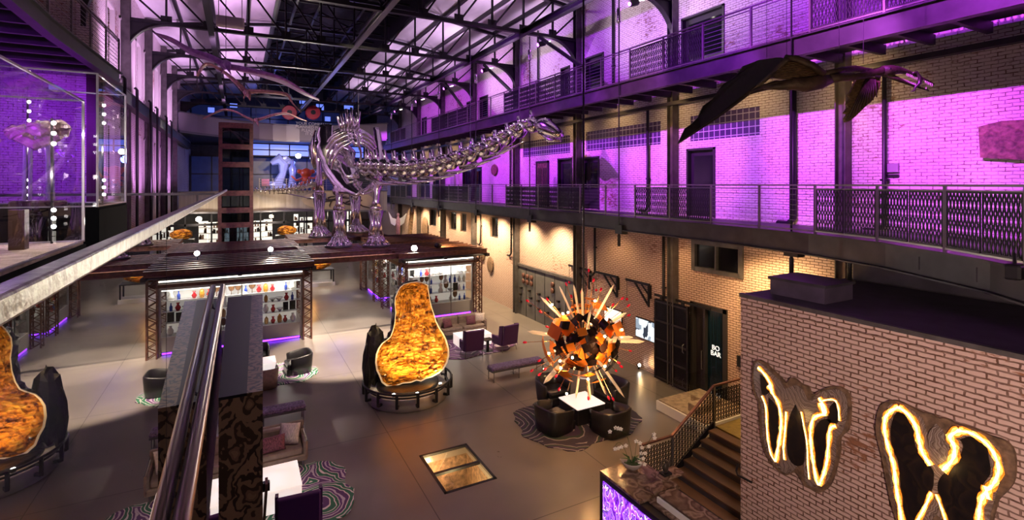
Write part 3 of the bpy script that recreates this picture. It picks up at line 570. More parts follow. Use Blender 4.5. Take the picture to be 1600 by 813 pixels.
def walkway(label, path, z, xin, depth=.45):
    t = thing('walkway', label, 'walkway'); n_ = len(path)
    low = [Vector((x, y, z - .1)) for x, y in path] + [Vector((xin, path[-1][1], z - .1)), Vector((xin, path[0][1], z - .1))]
    MB().slab(low, (0, 0, .1)).build('deck', 'deck_dark', t)
    mb = MB()
    for (a, b), (c, d) in zip(path, path[1:]):
        mb.bar((a, b, z - depth / 2), (c, d, z - depth / 2), .03, depth); mb.bar((a, b, z), (c, d, z), .2, .03); mb.bar((a, b, z - depth), (c, d, z - depth), .2, .03)
    mb.build('edge_beam', 'dark_steel', t)
    mb = MB(); sgn = 1 if xin > path[0][0] else -1; y = min(p[1] for p in path) + .8
    def xe(yy):
        for (a, b), (c, d) in zip(path, path[1:]):
            if min(b, d) <= yy <= max(b, d): return a + (c - a) * ((yy - b) / (d - b) if d != b else 0)
        return path[0][0]
    while y < max(p[1] for p in path) - .3:
        mb.bar((xe(y), y, z - .24), (xin, y, z - .24), .1, .22); y += .95 if abs(xin) > 6 else .95
    mb.build('joist', 'dark_steel', t); return t
walkway('curving second level walkway of dark steel along the brick wall', pathA, D2, XW - .33)
pathB = [(11.2, 50), (11.2, 21), (11.2, 9), (11.2, -2)]
walkway('straight third level walkway of dark steel along the brick wall', pathB, D3, XW - .33, .42)
railing('steel railing of the curving second level walkway with lattice gate panels', pathA, D2, isp)
railing('steel railing of the straight third level walkway with lattice gate panels', pathB, D3, isp)
pathC = [(-3.3, 19.9), (-3.5, 14), (-3.4, 8), (-2.2, 3), (-1.0, 1)]
walkway('dark third level gallery floor overhead beside the windowed wall', pathC, D3 + .12, -7.6, .36)
railing('steel cable railing of the third level gallery above the glass cases', pathC, D3 + .12, lambda p: False)
tag(MB().bar((XL + .35, 20, 10.1), (XL + .35, 50, 10.1), .3, .42).bar((XL + .35, 20, 10.32), (XL + .35, 50, 10.32), .4, .03).build('wall_beam', 'dark_steel'), 'dark steel beam along the windowed side wall below the upper windows', 'beam')
tag(MB().bar((13.2, -2, 9.78), (13.2, 50, 9.78), .2, .12).build('service_pipe', 'dark_steel'), 'horizontal service pipe under the third level walkway by the wall', 'pipe')
# hanging rods
ROD = None
for i, y in enumerate((7.3, 13.3, 19.2, 24.9, 30.6, 36.3, 42.0)):
    if ROD is None:
        ROD = thing('tie_rod', 'x', 'rod', (11.12, y, 5.3), group='vertical rods carrying the walkways')
        MB().tube([(0, 0, -.2), (0, 0, 8.1)], .022, 6).build('rod', 'black_steel', ROD); MB().lathe([(.05, -.35), (.05, 0), (.03, .05)], 8).box((.1, 0, .2), (.26, .34, .3)).build('rod_bracket', 'black_steel', ROD)
        MB().lathe([(.06, 7.05), (.075, 7.1), (.075, 7.5), (.06, 7.55)], 10).build('rod_sleeve', 'purple_lens' if False else 'chrome', ROD, True); r_ = ROD
    else: r_ = copy_tree(ROD, None, (11.12, y, 5.3))
    r_['label'] = 'thin vertical steel rod holding the walkway edges, %s from viewer' % ORD[i]
# stage lights on the trusses
SL = None
for i, (y, x) in enumerate(((13.1, 11.6), (18.8, 11.5), (24.5, 11.5), (30.2, 11.5), (35.9, 11.5), (41.6, 11.5))):
    if SL is None:
        SL = thing('stage_light', 'x', 'stage light', (x, y, 13.2), group='stage lights clamped to the trusses'); MB().tube([(-.02, 0, .15), (-.02, 0, -.1)], .015, 6).build('clamp', 'black_steel', SL)
        MB().lathe([(.08, -.22), (.11, -.2), (.12, .12), (.09, .16)], 10, (0, 0, -.16), Matrix.Rotation(R(70), 3, 'Y')).build('lamp_body', 'black_steel', SL, True)
        MB().box((.32, 0, -.03), (.2, .05, .02), Mx=Matrix.Rotation(R(-15), 3, 'Y')).build('lit_tube', 'lamp_lens', SL); MB().lathe([(.075, -.005), (.075, .005)], 10, (-.21, 0, -.24), Matrix.Rotation(R(70), 3, 'Y')).build('lens', 'purple_lens', SL); s = SL
    else: s = copy_tree(SL, None, (x, y, 13.2))
    s['label'] = ('black stage light with violet lens near the wall end of the %s truss' % ORD[max(0, YT.index(y) - 1)]) if x > 11 else ('black stage light with violet lens hung from the %s truss %s' % (ORD[YT.index(y) - 1], 'towards the window wall' if x < 0 else 'near mid span'))
# ================================================================ FAR END
def arc(z=0, x0=XL + .25, x1=XW - 2.45, y0=43.1, bulge=5.3, n_=14):
    out = []
    for i in range(n_ + 1): s = i / n_; out.append(Vector((x0 + (x1 - x0) * s, y0 + bulge * 4 * s * (1 - s), z)))
    return out
def fascia(name, label, z0, z1, m, deckm='deck_dark', lip=True):
    t = thing(name, label, 'balcony'); a = arc()
    MB().add([p + Vector((0, 0, z0)) for p in a] + [p + Vector((0, 0, z1)) for p in a] + [p + Vector((0, .2, z0)) for p in a] + [p + Vector((0, .2, z1)) for p in a],
             [f for i in range(len(a) - 1) for f in ((i, i + 1, len(a) + i + 1, len(a) + i), (2 * len(a) + i, 2 * len(a) + i + 1, 3 * len(a) + i + 1, 3 * len(a) + i), (len(a) + i, len(a) + i + 1, 3 * len(a) + i + 1, 3 * len(a) + i), (i, i + 1, 2 * len(a) + i + 1, 2 * len(a) + i))]).build('parapet', m, t)
    MB().slab([p + Vector((0, .1, z0)) for p in a] + [Vector((XW - 2.45, 56.9, z0)), Vector((XL + .25, 56.9, z0))], (0, 0, .15)).build('slab', deckm, t)
    mb = MB()
    for p, q in zip(a, a[1:]): mb.bar(p + Vector((0, -.08, z0)), q + Vector((0, -.08, z0)), .16, .14)
    mb.build('edge_trim', 'grey_steel', t); mb = MB()
    for p, q in zip(a, a[1:]): mb.bar(p + Vector((0, 0, z1)), q + Vector((0, 0, z1)), .3, .06)
    mb.build('cap_trim', 'grey_steel', t); return t
f3 = fascia('upper_balcony', 'curved grey third level balcony front across the far end', 10.75, 12.15, 'fascia_grey')
tt = text('wall_lettering', 'YOUR COMPANY IS\nPLANNED FOR YOU\nPLEASE LEAVE\nIT CLEAN', .34, 'petal_white', f3, (5.15, 48.0, 11.45), (R(90), 0, R(4)))
tt.location = at(491, 202, Y=47.75); tt.scale = (1, 1, 1)
f2 = fascia('lower_balcony', 'curved tan second level balcony front across the far end', 4.7, 6.45, 'fascia_tan')
# painted oval with branches on the lower balcony front
def arcy(x): q = (x - XL - .25) / (XW - 2.45 - XL - .25); return 43.1 + 5.3 * 4 * q * (1 - q)
t = thing('branch_relief', 'tan oval relief with dark branches on the lower balcony front', 'relief'); mb = MB(); cx, cz = 7.55, 5.62; vs = []; fs = []
for i in range(25):
    x = cx + 2.7 * (-1 + 2 * i / 24); h = .85 * max(0, 1 - ((x - cx) / 2.7) ** 2) ** .5; y = arcy(x)
    vs += [(x, y - .09, cz - h), (x, y - .09, cz + h), (x, y - .02, cz - h), (x, y - .02, cz + h)]
for i in range(24): k = i * 4; fs += [(k, k + 4, k + 5, k + 1), (k + 2, k + 3, k + 7, k + 6), (k + 1, k + 5, k + 7, k + 3), (k, k + 2, k + 6, k + 4)]
mb.add(vs, fs).build('oval_panel', 'tan_panel', t); mb = MB(); random.seed(3)
for i in range(12):
    px_, pz = cx + random.uniform(-1.7, 1.9), cz + random.uniform(-.3, .3); a = random.uniform(-.9, .9) + (PI if i % 2 else 0); L_ = []
    for j in range(6): L_.append((px_, arcy(px_) - .13, pz)); px_ += math.cos(a) * .3; pz = max(cz - .7, min(cz + .7, pz + math.sin(a) * .18)); a += random.uniform(-.6, .6)
    mb.tube(L_, [.08, .07, .06, .05, .04, .02], 6)
mb.build('branch', 'branch_dark', t)
# glazing and rooms behind the balconies
def panel_row(nm, label, y, z0, z1, x0, x1, cols, m, frame='black_steel'):
    t = thing(nm, label, 'glazing'); MB().span(x0, x1, y, y + .05, z0, z1).build('glass_panel', m, t); mb = MB()
    for i in range(cols + 1): x = x0 + (x1 - x0) * i / cols; mb.span(x - .05, x + .05, y - .06, y, z0, z1)
    for z in (z0, (z0 + z1) / 2, z1): mb.span(x0, x1, y - .06, y, z - .05, z + .05)
    mb.build('mullion', frame, t); return t
panel_row('glazed_screen', 'blue lit strip of windows under the upper balcony', 52.0, 9.6, 10.7, .8, 11, 6, 'blue_screen')
panel_row('glazed_screen', 'deep blue glazed room behind the second level railing', 55.0, 6.3, 9.6, -3.85, 11, 9, 'night_blue')
panel_row('glazed_screen', 'blue night window above the upper balcony front', 56.0, 12.4, 14.5, -3.9, 11, 9, 'night_blue')
NS = bpy.data.objects[bpy.data.objects[-1].name] if False else [o for o in COL.objects if o.get('label') == 'blue night window above the upper balcony front'][0]
for i, (px, py, w_, h_) in enumerate(((335, 125, 22, 12), (500, 168, 14, 14), (512, 186, 10, 10), (545, 168, 18, 8), (365, 165, 12, 8), (475, 160, 16, 6), (330, 172, 10, 10))):
    c = at(px, py, Y=53); s = 53 / 850
    MB().box(c, (w_ * s * .8, .1, h_ * s * .7)).build('lit_panel', 'blue_screen', NS)
mb = None
LR = thing('railing', 'thin horizontal rod railing on the second level at the far end', 'railing', (0, 0, 0))
a = arc(6.45)
a2 = [p for p in a if p.x > .6]
for p in a2: inst(POST, 'post', LR, p)
mb = MB()
for p, q in zip(a2, a2[1:]):
    for z in (.2, .4, .6, .8, 1.0): mb.bar(p + Vector((0, 0, z)), q + Vector((0, 0, z)), .03)
mb.build('rod_infill', 'grey_steel', LR)
# ground floor shops at far end
st = thing('glazed_facade', 'glazed shop front on the ground floor at the far end', 'shop front', (0, 48.5, 0)); mb = MB()
for x in [-3.85 + i * 1.83 for i in range(9)]: mb.span(x - .06, x + .06, -.06, .06, 0, 4.6)
mb.span(-3.9, 10.9, -.06, .06, 3.6, 3.8).build('mullion', 'black_steel', st); MB().span(-3.9, 10.9, -.01, .01, .05, 4.6).build('pane', 'clear_glass', st)
for i, (px, w_, z0, z1) in enumerate(((405, .42, 1.9, 3.8), (419, .34, 1.9, 3.9), (463, .18, 2.2, 4.3), (472, .15, 2.2, 4.0), (483, .3, 1.9, 4.0), (352, .3, 1.9, 3.8), (378, .5, 1.9, 3.8), (547, .22, 1.6, 4.6))):
    c = at(px, 350, Y=49.6); nm = ['first', 'second', 'third', 'fourth', 'fifth', 'sixth', 'seventh', 'eighth'][i]
    t = thing('shop_display', 'bright lit display in the far shop, %s of those seen' % nm, 'display', (c.x, 49.6, 0), group='lit displays in the far shop')
    MB().span(-w_, w_, 0, .5, 0, z0).build('base', 'case_panel', t); MB().span(-w_, w_, .3, .36, z0, z1).build('lit_back', 'shop_lit', t); mb = MB()
    for zz in range(4): mb.span(-w_, w_, 0, .3, z0 + (z1 - z0) * zz / 4, z0 + (z1 - z0) * zz / 4 + .03)
    for q in range(10): x = random.uniform(-w_, w_) * .85; zz = z0 + (z1 - z0) * random.randrange(4) / 4; mb.span(x, x + .12, .1, .2, zz, zz + random.uniform(.2, .45))
    mb.build('shelf', 'curio_brown', t)
point('shop_light', (2.5, 47.8, 4.2), 260, WHITE, .2); point('shop_light', (7, 50, 4.2), 200, WHITE, .2)
point('balcony_blue', (5.0, 51, 9), 90, (.12, .2, 1), .3); point('balcony_blue', (8.5, 50.5, 9), 260, (.15, .15, 1), .3); point('upper_blue', (3.0, 50.5, 14), 90, (.15, .2, 1), .3)
spot('balcony_wash', (4.5, 37, 9.8), (4.5, 47.5, 5.5), 1300, WARM, 70, .8, .1); spot('balcony_wash', (3, 38, 13), (3, 47.5, 11.4), 500, (.9, .75, .9), 80, .8, .1)
# steel and glass lift tower
lt = thing('lift_tower', 'steel framed glass lift tower at the far end', 'lift', (-.25, 36.5, 0)); x0, x1, y0, y1 = -.72, .95, -.8, 1.2
for x in (x0, x1):
    for y in (y0, y1): MB().span(x - .1, x + .1, y - .1, y + .1, 0, 10.7).build('post', 'brown_steel', lt)
for z in (3.0, 4.5, 5.4, 6.45, 8.2, 9.3, 10.6):
    mb = MB().span(x0, x1, y0 - .12, y0 + .12, z - .16, z + .16).span(x0, x1, y1 - .12, y1 + .12, z - .16, z + .16).span(x0 - .1, x0 + .1, y0, y1, z - .16, z + .16).span(x1 - .1, x1 + .1, y0, y1, z - .16, z + .16); mb.build('cross_beam', 'brown_steel', lt)
MB().span(x0, x1, y0 - .02, y0, 0, 10.6).build('pane', 'dark_glass', lt)
mb = MB()
for x in (-.7, -.2, .3, .5): mb.tube([(x, 0.2, 0), (x, .2, 10.4)], .03, 6)
mb.build('guide_rail', 'grey_steel', lt); MB().rbox((.1, .3, 2.0), (1.2, 1.2, 2.3)).build('lift_car', 'case_panel', lt)
# sculptures on the far second level
def P2(px, py, Y=47.6): return at(px, py, Y=Y)
b0 = P2(437, 296, 50); t = thing('ice_sculpture', 'pale blue lit rearing crystal sculpture on the far second level', 'sculpture', b0); random.seed(5)
MB().tube([(0, 0, -.2), (-.1, 0, .6), (.25, 0, 1.4), (.35, 0, 2.2), (-.1, 0, 2.7), (-.7, 0, 2.3)], [.7, .45, .3, .45, .5, .2], 8).ball((.55, 0, 2.6), (.5, .3, .35), 8, 5, .25).ball((-.2, 0, .2), (.9, .5, .6), 8, 5, .2).build('body', 'ice_sculpture', t)
MB().lathe([(.9, -.5), (.9, -.15), (.7, -.1)], 12).build('plinth', 'case_white', t)
point('sculpture_glow', b0 + Vector((-.2, -2.0, 1.8)), 130, (.35, .4, 1), .1)
b0 = P2(457, 296, 50); t = thing('glass_figure', 'slim blue lit upright glass figure beside the crystal sculpture', 'sculpture', b0); MB().lathe([(.35, -.5), (.38, .3), (.25, 1.2), (.34, 1.9), (.12, 2.2), (.2, 2.45), (.05, 2.7)], 10).build('body', 'ice_sculpture', t, True)
b0 = P2(478, 296, 49); t = thing('orange_figure', 'orange spread limbed figure sculpture hanging at the far second level', 'sculpture', b0)
MB().ball((0, 0, 1.45), (.5, .4, .45), 10, 7).ball((-.55, 0, 1.6), (.2, .1, .2)).ball((.55, 0, 1.6), (.2, .1, .2)).tube([(0, 0, 1.2), (0, 0, .5)], [.3, .35], 8).tube([(-.2, 0, .6), (-.6, 0, .3), (-.5, 0, -.2)], [.18, .14, .1], 8).tube([(.2, 0, .6), (.5, 0, .2), (.9, 0, -.1)], [.18, .14, .1], 8).tube([(-.2, 0, 1.0), (-.8, 0, .8), (-1.2, 0, 1.2)], [.14, .1, .06], 8).tube([(.2, 0, 1.0), (.8, 0, 1.0), (1.1, 0, 1.6)], [.14, .1, .06], 8).build('body', 'orange_sculpture', t, True)
b0 = P2(415, 294, 48.6); t = thing('side_chair', 'small pink chair behind the far second level railing', 'chair', b0); MB().box((0, 0, .2), (.6, .5, .08)).build('seat', 'pink_plastic', t); MB().box((0, .25, .55), (.6, .05, .5)).build('backrest', 'pink_plastic', t)
mb = MB()
for x in (-.25, .25):
    for y in (-.2, .2): MB().tube([(x, y, .2), (x * 1.1, y, -.3)], .02, 6).build('leg', 'grey_steel', t)
for i, (px, l) in enumerate(((452, 'red drum shape above the upper balcony, beside the window wall'), (489, 'red drum shape above the upper balcony, beside the skeleton'))):
    c = at(px, 176, Y=46.5); t = thing('red_drum', l, 'drum', c); MB().lathe([(.2, -.2), (.55, -.2), (.6, -.1), (.6, .1), (.55, .2), (.2, .2)], 20, axis=Matrix.Rotation(R(90), 3, 'X')).build('drum_shell', 'red_drum', t); MB().lathe([(.2, -.26), (.2, .26)], 12, axis=Matrix.Rotation(R(90), 3, 'X')).build('hub', 'black_steel', t)
    tag(MB().tube([c + Vector((0, 0, .5)), (c.x, c.y, 15.3)], .03, 6).build('drum_hanger', 'black_steel'), l.replace('red drum shape', 'hanger rod of the red drum'), 'rod')
# large spot fixture on the far balcony and others
def floodlight(label, p, to, power, color, size=.16, ang=70, lens='lamp_lens'):
    t = thing('floodlight', label, 'spotlight', p, group=None); d = (Vector(to) - Vector(p)).normalized(); q = d.to_track_quat('Z', 'Y').to_matrix()
    MB().lathe([(size * .6, -size * 1.6), (size, -size), (size * 1.1, size)], 12, axis=q).build('housing', 'black_steel', t, True); MB().lathe([(size * .95, size * 1.02), (size * .95, size * 1.1)], 12, axis=q).build('lens', lens, t)
    MB().bar((0, 0, -size), (0, 0, -size * 2.4), .04).build('mount', 'black_steel', t)
    s = spot('flood_beam', Vector(p) + d * (size * 1.3), to, power, color, ang, .6, .05); return t
floodlight('bright white spotlight under the upper balcony at the far end', at(466, 243, Y=46.0), (2, 20, 4), 1500, WHITE, .22)
floodlight('bright white spotlight on top of the display pavilion roof', at(648, 388, Y=25.66) * 1.0, (3.0, 15, 5.0), 1200, WHITE, .16)
floodlight('small amber spotlight beside the white one on the pavilion roof', at(684, 384, Y=26.32), (13.5, 29.5, 2.5), 900, WARM, .14, 80, 'amber_lens')
floodlight('white spotlight on the near roof beams of the window side pavilion', at(422, 390, z=3.84), (3.0, 15, 5.5), 500, WHITE, .12)
floodlight('small floor spotlight at the foot of the brick wall', at(998, 571, z=.15), (12.5, 11.5, 1.5), 120, WARM, .06, 90)

# ================================================================ DISPLAY PAVILIONS
def lattice_post(h):
    mb = MB(); w_ = .17
    for x in (-w_, w_):
        for y in (-w_, w_): mb.bar((x, y, 0), (x, y, h), .05)
    k = int(h / .2)
    for i in range(k):
        z = i * h / k; s_ = 1 if i % 2 else -1
        for y in (-w_, w_): mb.bar((-w_ * s_, y, z), (w_ * s_, y, z + h / k), .03)
        for x in (-w_, w_): mb.bar((x, -w_ * s_, z), (x, w_ * s_, z + h / k), .03)
    return mb.mesh('lattice_post', 'brown_steel')
LP = lattice_post(3.1)
def curio_protos():
    P_ = {}
    def mk(nm, mb, m, sm=True): P_[nm] = mb.mesh(nm, m, sm)
    mk('vase', MB().lathe([(.04, 0), (.08, .05), (.09, .14), (.04, .22), (.05, .27)], 10), 'curio_white'); mk('bottle', MB().lathe([(.05, 0), (.055, .16), (.02, .22), (.02, .3)], 8), 'curio_blue')
    mk('red_vase', MB().lathe([(.05, 0), (.09, .1), (.03, .2), (.06, .26)], 8), 'curio_red'); mk('carved_mask', MB().tube([(0, 0, 0), (0, 0, .16)], .012, 6).ball((0, 0, .3), (.11, .05, .17), 8, 6), 'curio_brown')
    mk('framed_plaque', MB().box((0, 0, .18), (.2, .03, .34)).box((0, -.02, .18), (.14, .02, .26)), 'curio_black', False); mk('amber_crystal', MB().lathe([(.06, 0), (.08, .1), (.07, .22), (.0, .32)], 6), 'curio_amber', False)
    mk('silver_bowl', MB().lathe([(.04, 0), (.05, .03), (.14, .12), (.13, .13)], 12), 'curio_silver'); mk('white_bust', MB().lathe([(.1, 0), (.12, .1), (.05, .2), (.09, .3), (.07, .4), (.02, .43)], 8), 'curio_white')
    return P_
CUR = curio_protos(); CN = list(CUR)
def case(label, x0, x1, y0, y1, sides, where, led, n_front=True, split=3):
    t = thing('display_case', label, 'display case', (x0, y0, 0)); W_, D_ = x1 - x0, y1 - y0; m = .2
    MB().span(m, W_ - m, m, D_ - m, .14, .74).build('base_cabinet', 'case_panel', t); MB().span(m + .08, W_ - m - .08, m + .1, D_ - m - .1, 0, .14).build('plinth', 'black_steel', t)
    for s in led:
        if s == 'f': MB().span(m + .1, W_ - m - .1, m - .02 + .06, m + .09, .03, .09).build('light_strip', 'led_purple', t)
        if s == 'l': MB().span(m - .02 + .06, m + .09, m + .1, D_ - m - .1, .03, .09).build('light_strip', 'led_purple', t)
        if s == 'r': MB().span(W_ - m - .09, W_ - m - .04, m + .1, D_ - m - .1, .03, .09).build('light_strip', 'led_purple', t)
    mb = MB().span(m, W_ - m, m, D_ - m, 2.66, 2.8)
    for x in (m + .03, W_ - m - .03):
        for y in (m + .03, D_ - m - .03): mb.span(x - .04, x + .04, y - .04, y + .04, .74, 2.66)
    mb.build('frame', 'case_panel', t)
    MB().span(m + .2, W_ - m - .2, m + .5, m + .55, .78, 2.6).build('lit_back', 'case_white', t)
    if 'l' in sides: MB().span(m + .5, m + .55, m + .55, D_ - m - .2, .78, 2.6).build('lit_back', 'case_white', t)
    if 'r' in sides: MB().span(W_ - m - .55, W_ - m - .5, m + .55, D_ - m - .2, .78, 2.6).build('lit_back', 'case_white', t)
    MB().span(m + .08, W_ - m - .08, m + .1, m + .14, 2.6, 2.64).build('lamp_strip', 'led_white', t)
    if 'l' in sides: MB().span(m + .1, m + .14, m + .1, D_ - m - .1, 2.6, 2.64).build('lamp_strip', 'led_white', t)
    for i in range(split):
        a = m + .06 + (W_ - 2 * m - .12) * i / split; b = m + .06 + (W_ - 2 * m - .12) * (i + 1) / split; MB().span(a + .012, b - .012, m + .01, m + .02, .76, 2.66).build('pane', 'clear_glass', t)
        for z in (1.25, 1.72, 2.18): MB().span(a + .02, b - .02, m + .1, m + .48, z, z + .015).build('shelf', 'acrylic', t)
        if i: MB().span(a - .02, a + .02, m - .005, m + .03, .16, 2.66).build('mullion', 'grey_steel', t)
    for x in (0, W_):
        for y in (0, D_): inst(LP, 'corner_post', t, (x, y, 0))
    mb = MB().bar((0, 0, 2.88), (W_, 0, 2.88), .16, .14).bar((0, D_, 2.88), (W_, D_, 2.88), .16, .14).bar((0, 0, 2.88), (0, D_, 2.88), .16, .14).bar((W_, 0, 2.88), (W_, D_, 2.88), .16, .14).build('head_beam', 'brown_steel', t)
    MB().span(.2, W_ - .2, .12, .16, 3.0, 3.06).build('clerestory_light', 'led_white', t)
    # contents
    def put(nm, x, y, z, face):
        o = inst(CUR[nm], nm, None, (x, y, z), face, (1,) * 3); sc_ = random.uniform(1.0, 1.35); o.scale = (sc_,) * 3
        tag(o, '%s on the shelves of the %s' % ({'vase': 'small white vase', 'bottle': 'blue glass bottle', 'red_vase': 'red waisted vase', 'carved_mask': 'dark carved mask on a stand', 'framed_plaque': 'small black framed plaque', 'amber_crystal': 'amber pointed crystal', 'silver_bowl': 'silver footed bowl', 'white_bust': 'white bust figurine'}[nm], where), nm.replace('_', ' ').split()[-1], nm.replace('_', ' ') + 's in the ' + where)
    k = 0
    for z in (.75, 1.266, 1.736, 2.196):
        n_ = int((W_ - .9) / .26)
        for i in range(n_):
            if random.random() < .12: continue
            nm = random.choice(CN)
            put(nm, x0 + m + .25 + (W_ - 2 * m - .5) * (i + .5) / n_ + random.uniform(-.03, .03), y0 + m + .28, z, 0)
        if 'l' in sides:
            n_ = int((D_ - 1.2) / .4)
            for i in range(n_):
                nm = random.choice(CN); put(nm, x0 + m + .28, y0 + m + .6 + (D_ - 2 * m - 1.0) * (i + .5) / n_, z, -PI / 2)
    if 'l' in sides:
        MB().span(m + .01, m + .02, m + .06, D_ - m - .06, .76, 2.66).build('side_pane', 'clear_glass', t)
        for z in (1.25, 1.72, 2.18): MB().span(m + .1, m + .48, m + .52, D_ - m - .1, z, z + .015).build('side_shelf', 'acrylic', t)
        a = m + .05 + (D_ - 2 * m) / 2; MB().span(m - .005, m + .03, a - .02, a + .02, .16, 2.66).build('mullion', 'grey_steel', t)
    area('case_glow', (x0 + W_ / 2, y0 + .28, 2.58), (x0 + W_ / 2, y0 + .2, 0), 34, (1, .92, .78), W_ - .8, .12)
    if 'l' in sides: area('case_glow', (x0 + .28, y0 + D_ / 2, 2.58), (x0 + .2, y0 + D_ / 2, 0), 34, (1, .92, .78), .12, D_ - .8)
    return t
random.seed(11)
case('glass display pavilion by the brick wall, nearer of that row, white shelves', 7.3, 11.4, 25.3, 28.9, 'l', 'nearer brick wall side pavilion', 'lf')
case('glass display pavilion by the brick wall, farther of that row', 7.3, 11.4, 30.9, 34.6, 'l', 'farther brick wall side pavilion', 'lf')
case('glass display pavilion on the window side of the aisle, nearer one', -2.5, 2.75, 24.9, 28.9, '', 'nearer window side pavilion', 'f', split=2)
case('glass display pavilion on the window side of the aisle, farther one', -2.5, 2.75, 31.2, 35.0, '', 'farther window side pavilion', 'f')
# roof beams above pavilions (perforated brown beams)
def beam_mesh(L_):
    mb = MB().span(0, L_, -.1, .1, -.015, .015).span(0, L_, -.1, .1, .2, .23).span(0, L_, -.012, .012, 0, .21); return mb
def pergola(label, x0, x1, ys, z):
    t = thing('pergola_roof', label, 'roof', (x0, ys[0], z))
    for y in ys: o = beam_mesh(x1 - x0).build('roof_beam', 'brown_steel', t); o.location = (0, y - ys[0], 0)
    for x in (0, (x1 - x0) / 2, x1 - x0): MB().bar((x, -.2, -.1), (x, ys[-1] - ys[0] + .2, -.1), .16, .16).build('side_beam', 'dark_steel', t)
    MB().span(.1, x1 - x0 - .1, .1, ys[-1] - ys[0] - .1, -.16, -.12).build('soffit', 'deck_dark', t); return t
pergola('slatted brown beam roof over nearer window side pavilion', -2.9, 3.0, [24.6 + i * .62 for i in range(8)], 3.32)
pergola('slatted brown beam roof over farther window side pavilion', -2.9, 3.0, [30.8 + i * .62 for i in range(8)], 3.32)
pergola('slatted brown beam roof over nearer brick wall side pavilion', 7.0, 11.8, [25.0 + i * .66 for i in range(7)], 3.32)
pergola('slatted brown beam roof over farther brick wall side pavilion', 7.0, 11.8, [30.6 + i * .66 for i in range(7)], 3.32)
def platform(label, x0, x1, y0, y1, z):
    t = thing('platform', label, 'platform', (x0, y0, z)); W_, D_ = x1 - x0, y1 - y0
    for y in [D_ * q / 7 for q in range(8)]: o = beam_mesh(W_).build('cross_beam', 'brown_steel', t); o.location = (0, y, -.25)
    for x in (0, W_ / 2, W_): MB().bar((x, 0, -.32), (x, D_, -.32), .14, .14).build('side_beam', 'dark_steel', t)
    return t
platform('dark beam platform spanning the aisle under the front feet', 2.8, 7.5, 27.3, 30.6, 3.56)
platform('dark beam platform spanning the aisle under the rear feet', 2.8, 9.0, 34.6, 38.4, 3.56)
tag(beam_mesh(4.5).build('roof_beam', 'brown_steel'), 'brown steel beam bridging the aisle in front of the platforms', 'beam').location = (2.85, 25.3, 3.3)
# golden geode bowl on a stand in the aisle
g0 = at(493, 413, Y=37.6); t = thing('geode_table', 'black framed table under the golden crystal slab in the aisle', 'table', (g0.x, 37.6, 0))
MB().span(-1.2, 1.2, -.6, .6, 0, .25).build('plinth', 'case_panel', t)
for x in (-1.1, 1.1):
    for y in (-.5, .5): MB().span(x - .04, x + .04, y - .04, y + .04, .25, 1.1).build('leg', 'black_steel', t)
MB().span(-1.15, 1.15, -.55, .55, 1.06, 1.12).build('tabletop', 'black_steel', t)
tag(MB().ball((g0.x, 37.6, 1.5), (1.05, .5, .42), 18, 8, .05).build('golden_geode', 'golden_crystal'), 'golden crystal slab on a black framed table in the aisle', 'crystal')
point('geode_lamp', (g0.x - .3, 36.6, 1.8), 30, AMBER, .05)
g0 = at(448, 352, Y=44); t = thing('geode_table', 'small black table under the round golden crystal near the far shop', 'table', (g0.x, 44, 0))
for x in (-.7, .7):
    for y in (-.4, .4): MB().span(x - .04, x + .04, y - .04, y + .04, 0, 2.9).build('leg', 'black_steel', t)
MB().span(-.8, .8, -.5, .5, 2.9, 3.0).build('tabletop', 'black_steel', t)
tag(MB().ball((g0.x, 44, 3.35), (.7, .4, .4), 14, 8, .06).build('golden_geode', 'golden_crystal'), 'round golden crystal on a small black table near the far shop', 'crystal')
# lit things along the far brick wall
wv = thing('winged_figure', 'pale winged figure sculpture before the far ground floor wall', 'sculpture', at(622, 378, Y=40)); wv.location.z = 3.6
MB().tube([(0, 0, -.6), (0, 0, .5), (0, 0, .9)], [.16, .18, .06], 8).ball((0, 0, 1.0), .12).build('body', 'bone_pink', wv, True)
MB().slab([(0, .05, .6), (-.45, .05, .75), (-.75, .05, 1.25), (-.55, .05, .3), (-.25, .05, .1)], (0, .04, 0)).slab([(0, .05, .6), (.4, .05, .8), (.7, .05, 1.05), (.5, .05, .3), (.2, .05, .1)], (0, .04, 0)).build('wing', 'aqua_trim', wv)
tag(MB().span(-.25, .25, -.25, .25, 0, 1).build('figure_plinth', 'deck_dark'), 'tall dark plinth carrying the pale winged figure', 'plinth').location = (wv.location.x, wv.location.y, 0)
bpy.data.objects['figure_plinth'].scale = (1, 1, 3.0)
mb = MB().bar((12.6, 42.6, 0), (12.8, 41.6, 5.2), .35, .12); tag(mb.build('leaning_trunk', 'fossil_stone'), 'long dark leaning petrified trunk against the far ground floor wall', 'fossil')
for i, (px, py, rx, rz) in enumerate(((664, 358, .75, 1.0), (753, 396, .42, .5), (766, 414, .4, .5))):
    c = at(px, py, X=13.44); t = tag(MB().lathe([(.7, -.05), (1, -.02), (.95, .04), (.6, .07)], 18, axis=Matrix.Rotation(R(-90), 3, 'Y')).build('fossil_disc', 'fossil_stone'), ['tall rough fossil slab on the far ground floor wall', 'upper of two round brown fossil discs on the ground floor wall', 'lower of two round brown fossil discs on the ground floor wall'][i], 'fossil')
    t.location = c; t.scale = (1, rx, rz)
